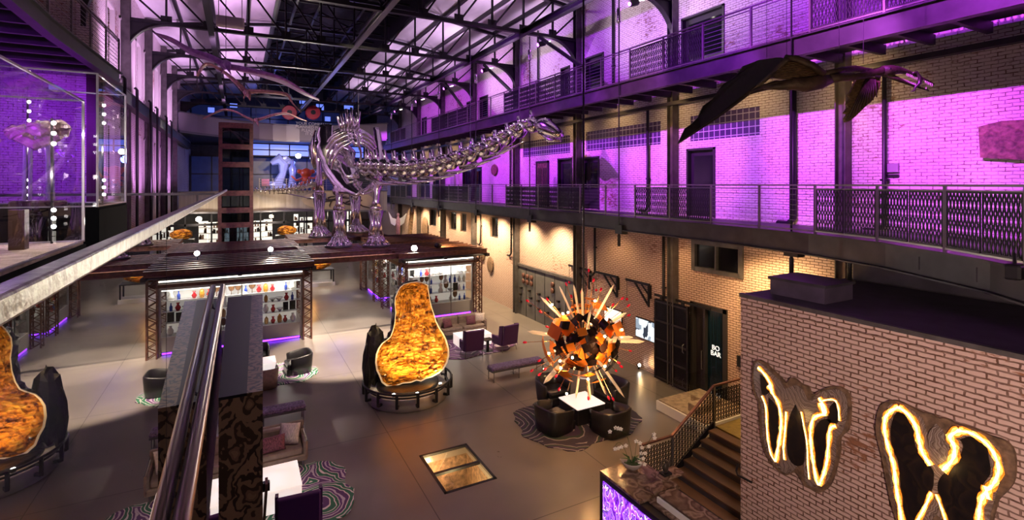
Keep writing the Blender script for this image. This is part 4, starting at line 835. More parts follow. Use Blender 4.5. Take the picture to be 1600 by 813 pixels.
# ================================================================ DINOSAUR SKELETON
ds = thing('dinosaur_skeleton', 'giant chrome long necked dinosaur skeleton standing on the aisle platforms', 'dinosaur skeleton', (5.6, 32, 3.58))
O = Vector((5.6, 32, 3.58)); CH = 'chrome'
def dp(px, py, t): return at(px, py, t=t) - O
random.seed(2)
def vert(mb, c, d, s, sp=1.0, wing=1.0):
    d = d.normalized(); up = Vector((0, 0, 1)); side = d.cross(up).normalized(); q = Matrix((side, d, up)).transposed()
    mb.ball(c, (s * .42, s * .46, s * .40), 10, 6, 0, q)
    mb.tube([c + up * s * .2, c + up * s * (.55 + .35 * sp) - d * s * .12], [s * .16, s * .09], 6)
    for k in (-1, 1): mb.tube([c + side * k * s * .2, c + side * k * s * .75 * wing + up * s * .15], [s * .2, s * .1], 6); mb.ball(c + side * k * s * .62 * wing + d * s * .25 + up * s * .1, (s * .17,) * 3, 6, 4)
# neck
NK = smooth_path([dp(572, 262, 30.2), dp(600, 262, 29), dp(630, 264, 28), dp(660, 262, 26.8), dp(700, 254, 25), dp(740, 240, 23.6), dp(775, 226, 22.4), dp(805, 208, 21.4), dp(828, 196, 20.6), dp(846, 196, 20)], 3)
cum = [0]
for a, b in zip(NK, NK[1:]): cum.append(cum[-1] + (b - a).length)
def along(P, cum, s):
    for i in range(len(P) - 1):
        if s <= cum[i + 1]: return P[i].lerp(P[i + 1], (s - cum[i]) / (cum[i + 1] - cum[i])), (P[i + 1] - P[i])
    return P[-1], P[-1] - P[-2]
n_ = 17
for i in range(n_):
    s = cum[-1] * (i + .3) / n_; c, d = along(NK, cum, s); sz = lerp(1.42, .78, i / (n_ - 1)); mb = MB(); vert(mb, c, d, sz, .55, .9); mb.build('neck_vertebra', CH, ds, True)
    if i % 2 == 0 and i < 13:
        e, _ = along(NK, cum, min(cum[-1], s + cum[-1] * .2)); MB().tube([c + Vector((-.1, -.1, -.45 * sz)), c.lerp(e, .5) + Vector((-.15, -.2, -.62 * sz)), e + Vector((-.1, -.15, -.62 * sz))], [.11 * sz, .08 * sz, .03], 6).build('neck_rib', CH, ds, True)
# skull
h0 = dp(840, 192, 20); h1 = dp(878, 212, 19.4); hd = (h1 - h0)
MB().tube([h0, h0.lerp(h1, .25), h0.lerp(h1, .55), h0.lerp(h1, .8), h1], [.2, .36, .3, .22, .13], 10).ball(h0.lerp(h1, .3) + Vector((0, -.1, .14)), (.26, .22, .18)).build('skull', CH, ds, True)
MB().tube([h0.lerp(h1, .1) + Vector((0, 0, -.28)), h0.lerp(h1, .5) + Vector((0, 0, -.42)), h1 + Vector((-.05, 0, -.2))], [.08, .1, .06], 8).build('lower_jaw', CH, ds, True)
# spine, ribs
SP = [dp(556, 222, 30.6), dp(553, 205, 32.0), dp(549, 200, 33.6), dp(544, 203, 35.2), dp(536, 212, 36.8), dp(528, 225, 38.2)]
SPs = smooth_path(SP, 3)
for i in range(0, len(SPs) - 1):
    c = SPs[i]; d = SPs[i + 1] - SPs[i]; mb = MB(); vert(mb, c, d, .62, 2.3 if 1 < i < 9 else 1.6, .9); mb.build('spine_vertebra', CH, ds, True)
for i in range(11):
    f = i / 10; c = SPs[min(int(f * 12), len(SPs) - 1)]; hw = lerp(1.35, 1.75, math.sin(f * PI)) ; dep = lerp(3.1, 2.5, f); bk = .55 + f * .3
    for k in (-1, 1):
        pts = []
        for j in range(10):
            a = j / 9 * lerp(2.35, 1.9, f); pts.append(c + Vector((k * hw * math.sin(a), bk * (1 - math.cos(a)) * .5, -dep * (1 - math.cos(a)) / 2 * 1.15)))
        MB().tube(pts, [.1, .15, .16, .16, .15, .15, .14, .13, .11, .06], 8, flat=.6).build('rib', CH, ds, True)
# neural spikes above shoulders
mb = MB()
for px, py in ((533, 186), (541, 178), (549, 176), (556, 184), (562, 182), (527, 190)):
    mb.tube([dp(px + (549 - px) * .4, 205, 31.5), dp(px, py - 8, 31.5)], [.15, .09], 6)
mb.build('neural_spine', CH, ds, True)
# shoulder blades sweeping down to the chest
def plate(pts, ws, th, nm, nrm=(0, -1, .15)):
    pts = smooth_path(pts, 4); n2 = len(pts); W2 = [lerp(ws[int(i / (n2 - 1) * (len(ws) - 1) - 1e-6)], ws[min(len(ws) - 1, int(i / (n2 - 1) * (len(ws) - 1) - 1e-6) + 1)], (i / (n2 - 1) * (len(ws) - 1)) % 1 if i < n2 - 1 else 1) for i in range(n2)]
    mb = MB(); mb.tube(pts, [x / 2 for x in W2], 12, flat=th); return mb.build(nm, CH, ds, True)
plate([dp(510, 196, 33), dp(508, 222, 32), dp(517, 250, 31), dp(532, 275, 30), dp(548, 293, 29.2), dp(563, 302, 28.8)], [.8, 1.15, 1.4, 1.55, 1.2, .6], .3, 'shoulder_blade')
plate([dp(588, 200, 33.5), dp(592, 225, 32.5), dp(594, 250, 31.4), dp(590, 275, 30.2), dp(580, 294, 29.4), dp(563, 302, 28.8)], [.4, .5, .55, .6, .5, .4], .35, 'shoulder_blade')
plate([dp(533, 235, 31.2), dp(543, 258, 30.2), dp(551, 278, 29.4)], [.9, 1.15, .8], .3, 'breast_plate')
# legs
def leg(top, knee, ankle, foot, s, nm):
    a, b, c, d = top, knee, ankle, foot
    o = MB().ball(a, (.38 * s, .34 * s, .4 * s)).tube([a, a.lerp(b, .3), a.lerp(b, .65), b], [.42 * s, .27 * s, .22 * s, .40 * s], 10, flat=.8).ball(b, (.36 * s, .32 * s, .26 * s)).build('upper_leg', CH, ds, True)
    for k in (-.22, .22): MB().tube([b + Vector((k * s, 0, -.15)), b.lerp(c, .5) + Vector((k * s * .8, 0, 0)), c + Vector((k * s * 1.1, 0, .1))], [.22 * s, .14 * s, .2 * s], 8).build('shin_bone', CH, ds, True)
    MB().tube([b.lerp(c, .05), b.lerp(c, .95)], [.1 * s, .1 * s], 6).build('shin_bone', CH, ds, True)
    MB().lathe([(.42 * s, -.12), (.46 * s, 0), (.42 * s, .12)], 12, c).build('ankle', CH, ds, True)
    for i in range(5):
        th = -PI / 2 + (i - 2) * .62; e = d + Vector((math.cos(th) * .62 * s, math.sin(th) * .62 * s, .1)); MB().tube([c + Vector((math.cos(th) * .25, math.sin(th) * .25, 0)), c.lerp(e, .5) + Vector((0, 0, .12)), e], [.15 * s, .16 * s, .1 * s], 8).ball(e, (.15 * s, .15 * s, .1 * s)).build('toe', CH, ds, True)
    MB().lathe([(.75 * s, 0), (.78 * s, .06), (.6 * s, .1)], 16, d).build('foot_base', 'grey_steel', ds)
leg(dp(529, 298, 29.3), dp(530, 326, 29), dp(530, 372, 28.6), Vector((4.85, 29.3, 3.58)) - O, .95, 'a')
leg(dp(589, 288, 29.6), dp(587, 326, 29), dp(587, 372, 28.4), Vector((6.75, 28.6, 3.58)) - O, .98, 'b')
leg(dp(497, 225, 36.5), dp(499, 300, 35), dp(499, 357, 33.6), Vector((4.72, 35.3, 3.58)) - O, 1.0, 'c')
leg(dp(548, 240, 38), dp(555, 304, 37.4), dp(556, 353, 37), Vector((7.55, 37.3, 3.58)) - O, 1.0, 'd')
MB().tube([dp(493, 205, 37), dp(488, 235, 36.5), dp(492, 262, 36)], [.2, .75, .3], 10, flat=.4).build('pelvis', CH, ds, True); MB().tube([dp(497, 225, 36.5), dp(528, 225, 38.4), dp(548, 240, 38)], [.4, .5, .4], 10).build('pelvis', CH, ds, True)
# tail
TL = smooth_path([dp(528, 226, 38.4), dp(512, 262, 39), dp(500, 283, 39.5), dp(480, 291, 40), dp(455, 295, 40.8), dp(430, 297, 41.5), dp(405, 297, 42), dp(390, 293, 42.3)], 3)
cum = [0]
for a, b in zip(TL, TL[1:]): cum.append(cum[-1] + (b - a).length)
n_ = 24
for i in range(n_):
    c, d = along(TL, cum, cum[-1] * (i + .5) / n_); mb = MB(); s = lerp(.75, .24, i / n_); vert(mb, c, d, s, .9, .8); mb.tube([c, c - Vector((0, 0, s * .9))], [s * .15, s * .08], 5); mb.build('tail_vertebra', CH, ds, True)
MB().tube([dp(510, 310, 39), dp(480, 309, 39.5), dp(450, 303, 40), dp(432, 302, 40.5)], [.05, .05, .04, .02], 6).build('tail_cable', CH, ds)
for i, (px, t_) in enumerate(((560, 29.5), (735, 23.6), (812, 21))):
    p = at(px, 235, t=t_); tag(MB().tube([(p.x, p.y, p.z), (p.x, p.y, 13.4)], .012, 5).build('hanging_wire', 'dark_steel'), 'thin wire holding the chrome neck, %s along it' % ['at the shoulder', 'halfway', 'behind the skull'][i], 'wire')

# ================================================================ PTEROSAURS
def small_ptero(label, left, right, body, t_, m, wf, rb):
    t = thing('pterosaur_model', label, 'pterosaur', at(*body, t=t_)); B = at(*body, t=t_)
    for side in (left, right):
        P = smooth_path([at(x, y, t=t_ + dt) - B for x, y, dt in side], 4); n2 = len(P)
        rr = [lerp(rb, rb * .15, abs(i / (n2 - 1) - (1 if side is left else 0))) if side is right else lerp(rb * .15, rb, i / (n2 - 1)) for i in range(n2)]
        MB().tube(P, rr, 6).build('wing_bone', m, t, True)
        vs = []; fs = []
        for i, p in enumerate(P): f = math.sin(PI * (i + .3) / n2) if True else 1; vs += [p + Vector((0, .02, .01)), p + Vector((.05, wf * (.3 + .7 * f), -.12 * wf * f)), p + Vector((0, .02, -.015)), p + Vector((.05, wf * (.3 + .7 * f), -.12 * wf * f - .02))]
        for i in range(n2 - 1): a = i * 4; fs += [(a, a + 4, a + 5, a + 1), (a + 2, a + 3, a + 7, a + 6), (a + 1, a + 5, a + 7, a + 3)]
        MB().add(vs, fs).build('wing_membrane', m, t, True)
    MB().tube([(0, wf * .6, .02), (0, 0, 0), (.02, -wf * .4, -.02)], [rb * .5, rb * 1.5, rb * .9], 8).build('body', m, t, True)
    MB().tube([(.02, -wf * .4, -.02), (.05, -wf * .8, -.1), (.1, -wf * 1.3, -.35)], [rb * 1.1, rb * .9, rb * .1], 8).build('head', m, t, True)
    mb = MB()
    for k in (-1, 1): MB().tube([(k * .05, wf * .5, 0), (k * .12, wf * .8, -.2)], [rb * .4, rb * .2], 6).build('leg', m, t, True)
    top = B + Vector((0, 0, 0)); tag(MB().tube([top, (B.x, B.y, 13.45)], .008, 5).build('hanging_wire', 'dark_steel'), label.split(' hanging')[0].replace('pterosaur', 'wire that holds the pterosaur'), 'wire'); return t
small_ptero('large purple lit pterosaur model hanging nearest the window wall', [(240, 51, -1), (267, 60, -.6), (294, 76, -.3), (329, 89, 0), (350, 101, 0)], [(355, 104, 0), (391, 110, 0), (429, 119, .3), (451, 128, .6), (475, 143, 1), (498, 155, 1.6)], (353, 101), 15, 'bone_purple', .5, .10)
small_ptero('pink boned pterosaur model hanging below the large purple one', [(307, 118, -1), (321, 99, -.5), (343, 108, 0), (364, 124, 0), (382, 141, 0)], [(390, 143, 0), (413, 143, 0), (447, 147, .3), (456, 160, .6), (470, 175, 1)], (386, 145), 20, 'bone_pink', .3, .10)
small_ptero('small pale pterosaur model hanging before the upper balcony', [(317, 185, 0), (345, 172, 0), (364, 173, 0), (386, 184, 0), (396, 188, 0)], [(404, 187, 0), (429, 179, 0), (448, 177, 0), (465, 184, 0), (479, 189, 0)], (400, 188), 26, 'bone_pink', .25, .08)

# large pterosaur at right
def Z(x, y, t_): return at(1040 + x / 3.636, 80 + y / 3.636, t=t_)
B0 = Z(800, 180, 8.0)
pt = thing('pterosaur_model', 'large brown pterosaur model with a fish in its toothed beak', 'pterosaur', B0)
def zz(L_, t_): return [Z(x, y, t_ + (d[0] if d else 0)) - B0 for x, y, *d in L_]
wing = zz([(70, 525, 1.6), (110, 440, 1.5), (150, 412, 1.4), (185, 375, 1.4), (200, 340, 1.3), (215, 310, 1.2), (270, 270, 1.1), (300, 225, 1), (330, 185, .9), (380, 155, .8), (410, 130, .7), (440, 85, .6), (530, 50, .4), (640, 35, .1), (690, 42, 0), (600, 130, .2), (540, 170, .4), (470, 240, .7), (400, 300, .9), (300, 370, 1.1), (200, 440, 1.4)], 7.9)
# raised strip quills along the wing give it depth
MB().slab(wing, (.015, .03, .0)).build('wing_membrane', 'membrane_dark', pt)
mb = MB(); lead = smooth_path([Vector(p) + Vector((-.02, -.03, 0)) for p in zz([(690, 42, 0), (600, 130, .2), (470, 240, .7), (300, 370, 1.1), (70, 525, 1.6)], 7.9)], 4); mb.tube(lead, [lerp(.05, .012, i / (len(lead) - 1)) for i in range(len(lead))], 8)
mb.tube(zz([(900, 130), (830, 80), (740, 42), (680, 38)], 7.95), [.05, .06, .055, .05], 8); mb.build('wing_bone', 'hide_brown', pt, True)
root = zz([(685, 42), (740, 48), (790, 60), (830, 95), (900, 125), (930, 150), (800, 160), (700, 158), (605, 150), (640, 100)], 7.98)
MB().slab(root, (.01, .05, 0)).build('wing_root', 'feather_brown', pt)
mb = MB()
for i in range(11): y = 60 + i * 9; a, b = zz([(650 - i * 3, y), (800 + i * 11, y + 18 + i * 2)], 7.96); mb.tube([a, a.lerp(b, .5) + Vector((0, 0, .01)), b], .012, 5)
mb.build('wing_quill', 'feather_brown', pt, True)
MB().tube(zz([(560, 205), (640, 200), (720, 185), (800, 188), (880, 175), (940, 160)], 8.0), [.03, .06, .10, .125, .11, .07], 12).build('body', 'hide_brown', pt, True)
MB().tube(zz([(930, 158), (1000, 150), (1080, 145), (1150, 132), (1210, 118), (1260, 112)], 8.0), [.08, .06, .055, .055, .06, .085], 10).build('neck', 'hide_brown', pt, True)
MB().tube(zz([(1230, 112), (1280, 112), (1320, 108), (1380, 120), (1450, 150), (1525, 188)], 8.0), [.08, .09, .06, .03, .022, .012], 10).build('upper_beak', 'hide_brown', pt, True)
MB().tube(zz([(1250, 130), (1320, 160), (1400, 192), (1450, 208), (1495, 224)], 8.0), [.05, .035, .022, .018, .01], 8).build('lower_beak', 'hide_brown', pt, True)
mb = MB()
for i in range(16): f = i / 15; a = Z(lerp(1370, 1515, f), lerp(124, 184, f), 7.98) - B0; mb.tube([a, a + Vector((0, 0, -.05))], [.009, .002], 5); a = Z(lerp(1350, 1480, f), lerp(168, 216, f), 7.98) - B0; mb.tube([a, a + Vector((0, 0, .035))], [.008, .002], 5)
mb.build('tooth', 'cream_pattern', pt); MB().ball(Z(1275, 100, 7.93) - B0, .02).build('eye', 'curio_black', pt, True)
tag(MB().tube([Z(x, y, 7.95) for x, y in ((1400, 125), (1425, 118), (1445, 150), (1442, 185), (1418, 205), (1412, 225), (1390, 232))], [.01, .02, .028, .03, .02, .012, .004], 8).build('fish', 'statue_dark', None, True), 'small dark curling fish held in the large pterosaur beak', 'fish')
fw = zz([(1085, 160), (1150, 150), (1215, 150), (1222, 190), (1205, 235), (1170, 285), (1130, 320), (1080, 370), (1050, 395), (1024, 405), (1018, 385), (1035, 360), (1016, 350), (1040, 320), (1030, 300), (1048, 270), (1042, 245), (1062, 215)], 8.35)
MB().slab(fw, (.01, .04, 0)).build('wing_membrane', 'feather_brown', pt); mb = MB()
for i in range(9): f = i / 8; a = Z(1190 - f * 50, 160, 8.32) - B0; b = Z(lerp(1200, 1030, f), lerp(230, 395, .2 + .8 * f), 8.32) - B0; mb.tube([a, b], [.015, .01], 5)
mb.build('wing_quill', 'hide_brown', pt, True); MB().tube(zz([(900, 130, 0), (1000, 108, .1), (1080, 98, .2), (1160, 112, .3), (1215, 150, .35)], 8.0), [.05, .05, .05, .045, .03], 8).build('wing_bone', 'hide_brown', pt, True)
for k in (0, 14): MB().tube(zz([(700, 190 + k), (620, 180 + k), (540, 205 + k), (480, 230 + k)], 8.0 + k * .01), [.06, .035, .028, .01], 8).build('leg', 'hide_brown', pt, True)
for i, (px, py) in enumerate(((1198, 90), (1229, 92), (1311, 100), (1349, 100))):
    p = at(px, py, t=8.0); tag(MB().tube([p, (p.x, p.y, 14.9)], .004, 5).build('hanging_wire', 'dark_steel'), 'thin wire holding the large brown pterosaur, %s from its trailing wing' % ORD[i], 'wire')
spot('ptero_light', (6.4, 3.2, 7.2), B0 + Vector((.6, 0, 0)), 50, (1, .62, .35), 60, .8, .08)

# ================================================================ GOLDEN GEODE ON PEDESTAL
PC = Vector((4.92, 16.5, 0))
pd = thing('geode_pedestal', 'round grey pedestal with a black ring rail under the golden geode', 'pedestal', PC)
MB().lathe([(1.22, 0), (1.26, .02), (1.26, .36), (1.2, .40)], 48).build('drum', 'pedestal_grey', pd, True); MB().lathe([(1.0, .40), (1.0, .50), (.96, .52)], 40).build('top_plate', 'black_rock', pd, True)
ring = [(1.42 * math.cos(a), 1.42 * math.sin(a), .62) for a in [2 * PI * i / 48 for i in range(48)]]; MB().tube(ring, .035, 8, True).build('ring_rail', 'black_steel', pd, True)
ring = [(1.3 * math.cos(a), 1.3 * math.sin(a), .47) for a in [2 * PI * i / 48 for i in range(48)]]; MB().tube(ring, .03, 6, True).build('ring_rail', 'black_steel', pd, True)
for i in range(14):
    a = 2 * PI * i / 14 + .15; c, s = math.cos(a), math.sin(a); MB().bar((1.42 * c, 1.42 * s, .64), (1.42 * c, 1.42 * s, .2), .07).bar((1.42 * c, 1.42 * s, .22), (1.24 * c, 1.24 * s, .22), .07).bar((1.42 * c, 1.42 * s, .45), (1.24 * c, 1.24 * s, .45), .04).build('rail_bracket', 'black_steel', pd)
OUT = [(195, 228), (225, 221), (252, 219), (275, 224), (300, 236), (304, 262), (310, 300), (318, 335), (330, 372), (338, 400), (352, 430), (370, 458), (385, 490), (396, 530), (396, 560), (388, 590), (372, 618), (350, 636), (320, 650), (295, 655), (270, 666), (250, 660), (225, 668), (190, 668), (150, 680), (120, 674), (98, 655), (88, 625), (76, 600), (71, 565), (74, 530), (84, 505), (98, 485), (118, 472), (135, 458), (146, 430), (154, 395), (158, 350), (154, 310), (156, 285), (166, 262), (178, 240)]
gx = thing('golden_geode', 'tall pear shaped golden crystal geode standing on the round pedestal', 'geode', (PC.x, PC.y - .25, .53), R(-15))
sc0 = 16.3 / 800 / 2.803
O2 = [((x - 222) * sc0, (672 - y) * sc0 * 1.0) for x, y in OUT]
random.seed(4)
def geode(parent):
    cx, cz = 0.05, 1.05; n2 = len(O2); rings = 14; vs = []; fs = []
    Om = []
    for i in range(n2):
        a, b = O2[i], O2[(i + 1) % n2]; Om += [a, ((a[0] + b[0]) / 2, (a[1] + b[1]) / 2)]
    n3 = len(Om)
    def face(scale0, y0, amp, nm, m, bulge):
        vs = []; fs = []
        for k_ in range(rings):
            f = 1 - k_ / rings
            for (x, z) in Om:
                # inward shrink towards a medial line so the neck stays inside
                mz = min(max(z, .8), 2.9); mx = 0.02; px_ = mx + (x - mx) * f * scale0; pz_ = mz + (z - mz) * f * scale0; h = bulge * (1 - f ** 2.5)
                vs.append((px_, y0 - h * .1 + random.uniform(-amp, amp) * (1 if k_ else 0), pz_ + random.uniform(-amp, amp) * .3 * (1 if k_ else 0)))
        for k_ in range(rings - 1):
            for i in range(n3): j = (i + 1) % n3; fs.append((k_ * n3 + i, k_ * n3 + j, (k_ + 1) * n3 + j, (k_ + 1) * n3 + i))
        fs.append(tuple((rings - 1) * n3 + i for i in range(n3))); return MB().add(vs, fs).build(nm, m, parent)
    face(.955, -.06, .045, 'crystal_face', 'golden_crystal', .6)
    # pale rim band
    vs = [(x, 0, z) for x, z in Om] + [(x * 1.0, -.075, z) for x, z in Om] + [(0.02 + (x - .02) * .955, -.06, min(max(z, .8), 2.9) + (z - min(max(z, .8), 2.9)) * .955) for x, z in Om]; fs = []
    for k_ in range(2):
        for i in range(n3): j = (i + 1) % n3; fs.append((k_ * n3 + i, k_ * n3 + j, (k_ + 1) * n3 + j, (k_ + 1) * n3 + i))
    MB().add(vs, fs).build('pale_rim', 'white_rim', parent)
    vs = []; fs = []; L_ = 7
    for k_ in range(L_ + 1):
        f = k_ / L_; sc_ = math.cos(f * PI / 2 * .93) ** .55 * (1.07 if k_ else 1.0)
        for (x, z) in Om:
            mz = min(max(z, .5), 2.6); jr = .05 if 0 < k_ else 0; vs.append((.02 + (x - .02) * sc_ - f * .25 + random.uniform(-jr, jr), f * 1.0 + random.uniform(-jr, jr), max(0.0, mz + (z - mz) * sc_ - f * .35 * (z > 1.2)) + random.uniform(0, jr)))
    for k_ in range(L_):
        for i in range(n3): j = (i + 1) % n3; fs.append((k_ * n3 + i, k_ * n3 + j, (k_ + 1) * n3 + j, (k_ + 1) * n3 + i))
    fs.append(tuple(L_ * n3 + i for i in range(n3))); MB().add(vs, fs).build('dark_shell', 'black_rock', parent)
geode(gx)
t = thing('dark_rock', 'jagged dark upright rock behind the golden geode', 'rock', (PC.x - .98, PC.y + .35, .5)); MB().ball((0, 0, .95), (.34, .3, .95), 10, 8, .15).ball((-.25, .0, .55), (.16, .22, .8), 8, 6, .15).build('rock_body', 'black_rock', t)
for a, pw in ((-2.25, 150), (-1.6, 110), (-.7, 130), (.6, 30)):
    p = PC + Vector((1.12 * math.cos(a), 1.12 * math.sin(a), .5)); t = thing('pedestal_lamp', 'small warm lamp on the pedestal rim at the geode foot', 'lamp', p, group='lamps on the geode pedestal'); MB().lathe([(.05, -.06), (.06, .02)], 10).build('lamp_body', 'grey_steel', t); MB().lathe([(.045, .022), (.045, .03)], 10).build('lens', 'lamp_lens', t)
    spot('geode_beam', p + Vector((0, 0, .05)), PC + Vector((0, -.2, 2.0)), pw * 1.5, (1, .66, .25), 100, .8, .04)
spot('geode_front', (3.2, 9.5, 13.0), PC + Vector((0, -.3, 2)), 5200, (1, .66, .3), 16, .8, .15)
# ================================================================ CHANDELIER
CC = Vector((8.32, 11.43, 2.75)); RT = Vector((C_, -S_, 0)); FW = Vector((S_, C_, 0)); UP = Vector((0, 0, 1))
ch = thing('chandelier', 'exploding orange chandelier with crystal blades and red tipped rods on a long pole', 'chandelier', CC)
random.seed(21)
def cv(x, y, dz=0): return RT * ((x - 375) * .0043) + UP * ((450 - y) * .0043) + FW * dz
MB().tube([(0, 0, .3), (0, 0, 10.6)], .028, 8).build('pole', 'black_steel', ch); MB().ball((0, 0, 0), .16, 12, 8).build('hub', 'copper_orange', ch, True)
def blade(tip, start=.42, w_=.07):
    tip = Vector(tip); d = tip.normalized(); a = d.orthogonal().normalized(); b = d.cross(a); s0 = d * start if start < tip.length * .8 else tip * .45; L_ = tip.length
    vs = []
    for f, ww in ((0, .55), (.08, 1), (.84, 1.05), ):
        p = s0.lerp(tip, f)
        for k in range(6): th = k * PI / 3; vs.append(p + (a * math.cos(th) + b * math.sin(th) * .55) * w_ * ww * .6)
    vs.append(tip); fs = [tuple(range(6))]
    for r_ in range(2):
        for k in range(6): l = (k + 1) % 6; fs.append((r_ * 6 + k, r_ * 6 + l, r_ * 6 + 6 + l, r_ * 6 + 6 + k))
    for k in range(6): fs.append((12 + k, 12 + (k + 1) % 6, 18))
    MB().add(vs, fs).build('crystal_blade', 'crystal', ch)
for x, y, dz in ((100, 180, .1), (318, 108, .2), (355, 105, -.3), (570, 95, 0), (625, 248, -.5), (655, 388, -.7), (18, 405, .1), (772, 470, .1), (115, 705, -.3), (320, 812, -.2), (402, 792, -.5), (492, 745, -.6), (632, 812, -.1), (380, 205, -1.1), (240, 150, .9), (560, 640, .9), (200, 560, 1.1), (520, 300, 1.2)): blade(cv(x, y, dz), random.uniform(.45, .65), .10)
for x, y, dz in ((20, 215, .2), (100, 268, -.1), (140, 350, -.3), (290, 160, -.3), (275, 115, .4), (450, 85, .3), (470, 112, -.4), (530, 190, -.7), (612, 178, -.2), (672, 245, .2), (690, 325, .5), (2, 468, 0), (90, 560, -.3), (120, 588, -.6), (185, 612, -.8), (48, 665, .2), (92, 655, -.2), (210, 720, -.5), (385, 765, -.6), (540, 780, -.5), (500, 745, -.8), (590, 580, -.5), (555, 525, -.9), (380, 180, .6), (425, 30, .5), (700, 560, .5), (300, 600, 1.2), (450, 350, 1.3), (610, 700, .6), (160, 240, .9)):
    p = cv(x, y, dz); d = p.normalized(); MB().tube([d * .2, p], .009, 5).build('rod', 'gilt_rod', ch); MB().ball(p, (.034, .034, .06), 7, 5, 0, d.to_track_quat('Z', 'Y').to_matrix()).build('red_tip', 'red_glass', ch, True)
for x, y, dz in ((175, 228, 0), (235, 262, -.4), (437, 188, -.3), (595, 355, -.5), (472, 368, -.9), (278, 490, -.95), (210, 530, -.7), (215, 573, -.7), (125, 640, 0), (380, 640, -.7), (475, 550, -.85), (265, 785, -.1), (145, 500, -.5), (300, 330, .9), (460, 500, 1.0), (560, 620, .5)):
    p = cv(x, y, dz); MB().tube([p.normalized() * .2, p * .95], .009, 5).build('bulb_arm', 'gilt_rod', ch); MB().ball(p, .032, 8, 6).build('bulb', 'bulb_glow', ch, True)
for x, y, dz, pw in ((200, 240, -.2, 30), (480, 200, -.3, 30), (470, 460, -.95, 30), (210, 540, -.75, 30), (400, 660, -.7, 30), (600, 380, -.3, 26), (330, 450, .8, 26), (375, 450, .25, 40)):
    l = point('chandelier_lamp', cv(x, y, dz), pw * 1.5, (1, .52, .18), .04); l.parent = ch
def plate2(dirv, r, w_, h_, m, nm, tilt=0):
    d = dirv.normalized(); a = d.cross(UP); a = a.normalized() if a.length > .1 else RT.copy(); b = a.cross(d); ct, st = math.cos(tilt), math.sin(tilt); a, b = a * ct + b * st, b * ct - a * st
    vs = []; n_ = 5
    for k in range(2):
        for i in range(n_):
            th = (i / (n_ - 1) - .5) * w_
            for j in (-1, 1): q = (d * math.cos(th) + a * math.sin(th)) * (r + k * .012) + b * (j * h_ / 2); vs.append(q)
    fs = []
    for i in range(n_ - 1): p = i * 2; fs += [(p, p + 1, p + 3, p + 2), (2 * n_ + p, 2 * n_ + p + 2, 2 * n_ + p + 3, 2 * n_ + p + 1), (p, p + 2, 2 * n_ + p + 2, 2 * n_ + p), (p + 1, 2 * n_ + p + 1, 2 * n_ + p + 3, p + 3)]
    MB().add(vs, fs).build(nm, m, ch)
for x, y in ((330, 380), (400, 400), (430, 470), (380, 450), (260, 400), (215, 480), (310, 590), (410, 540), (520, 480), (470, 280), (350, 600), (600, 430)): plate2(cv(x, y, -.62), .66, .45, .24, 'dark_facet', 'dark_facet', random.uniform(-1, 1))
for i in range(36):
    a = 2 * PI * i / 36 + random.uniform(-.15, .15); rr = random.uniform(.62, 1.0); d = (RT * math.cos(a) + UP * math.sin(a)) * rr + FW * random.choice((-1, 1)) * random.uniform(.1, .6)
    plate2(d, random.choice((.78, .95, 1.12)), random.uniform(.4, .75), random.uniform(.24, .36), 'copper_orange', 'orange_plate', random.uniform(-.9, .9))
for i in range(22):
    a = 2 * PI * i / 22 + .1; plate2((RT * math.cos(a) + UP * math.sin(a)) * random.uniform(.5, .95) + FW * -.5, random.choice((.85, 1.0)), .3, .22, 'dark_facet', 'dark_facet', random.uniform(-.9, .9))
for i in range(10):
    a = 2 * PI * i / 10; plate2((RT * math.cos(a) + UP * math.sin(a)) * .5 + FW * -.8, .8, .3, .2, 'copper_orange' if i % 2 else 'dark_facet', 'orange_plate' if i % 2 else 'dark_facet', random.uniform(-.9, .9))

# ================================================================ FURNITURE
def rug(label, cx, cy, rx, ry, m, seed, rz=0):
    random.seed(seed); pts = []; n_ = 64; ph = [random.uniform(0, 6.28) for _ in range(6)]
    for i in range(n_):
        a = 2 * PI * i / n_; k = 1 + .05 * math.sin(3 * a + ph[0]) + .04 * math.sin(7 * a + ph[1]) + .025 * math.sin(13 * a + ph[2]) + .012 * math.sin(23 * a + ph[3]); sq = (abs(math.cos(a)) ** 3.2 + abs(math.sin(a)) ** 3.2) ** (-1 / 3.2)
        pts.append((rx * math.cos(a) * sq * k, ry * math.sin(a) * sq * k, .002))
    o = MB().slab(pts, (0, 0, .018)).build('rug', m); o.location = (cx, cy, 0); o.rotation_euler = (0, 0, rz); return tag(o, label, 'rug')
def wingback(label, x, y, rz):
    t = thing('wingback_chair', label, 'armchair', (x, y, 0), rz, 'purple wingback chairs')
    MB().rbox((0, 0, .36), (.72, .68, .2), .04).build('seat', 'velvet_purple', t); MB().rbox((0, .02, .49), (.58, .6, .12), .05).build('seat_cushion', 'velvet_purple', t)
    bk = MB(); bk.M = Matrix.Translation((0, -.36, .30)) @ Matrix.Rotation(R(8), 4, 'X'); bk.rbox((0, 0, .42), (.78, .1, .86), .035); bk.build('backrest', 'velvet_purple', t)
    for s in (-1, 1):
        MB().rbox((s * .38, .02, .45), (.09, .66, .36), .03).build('armrest', 'velvet_purple', t)
        MB().slab([(s * .36, -.34, .55), (s * .36, -.12, .62), (s * .36, -.18, 1.08), (s * .36, -.42, 1.14)], (s * .06, 0, 0)).build('wing', 'velvet_purple', t)
        for q in (-1, 1): MB().tube([(s * .34, q * .3, .27), (s * .37, q * .34, 0)], [.016, .01], 6).build('leg', 'grey_steel', t)
    return t
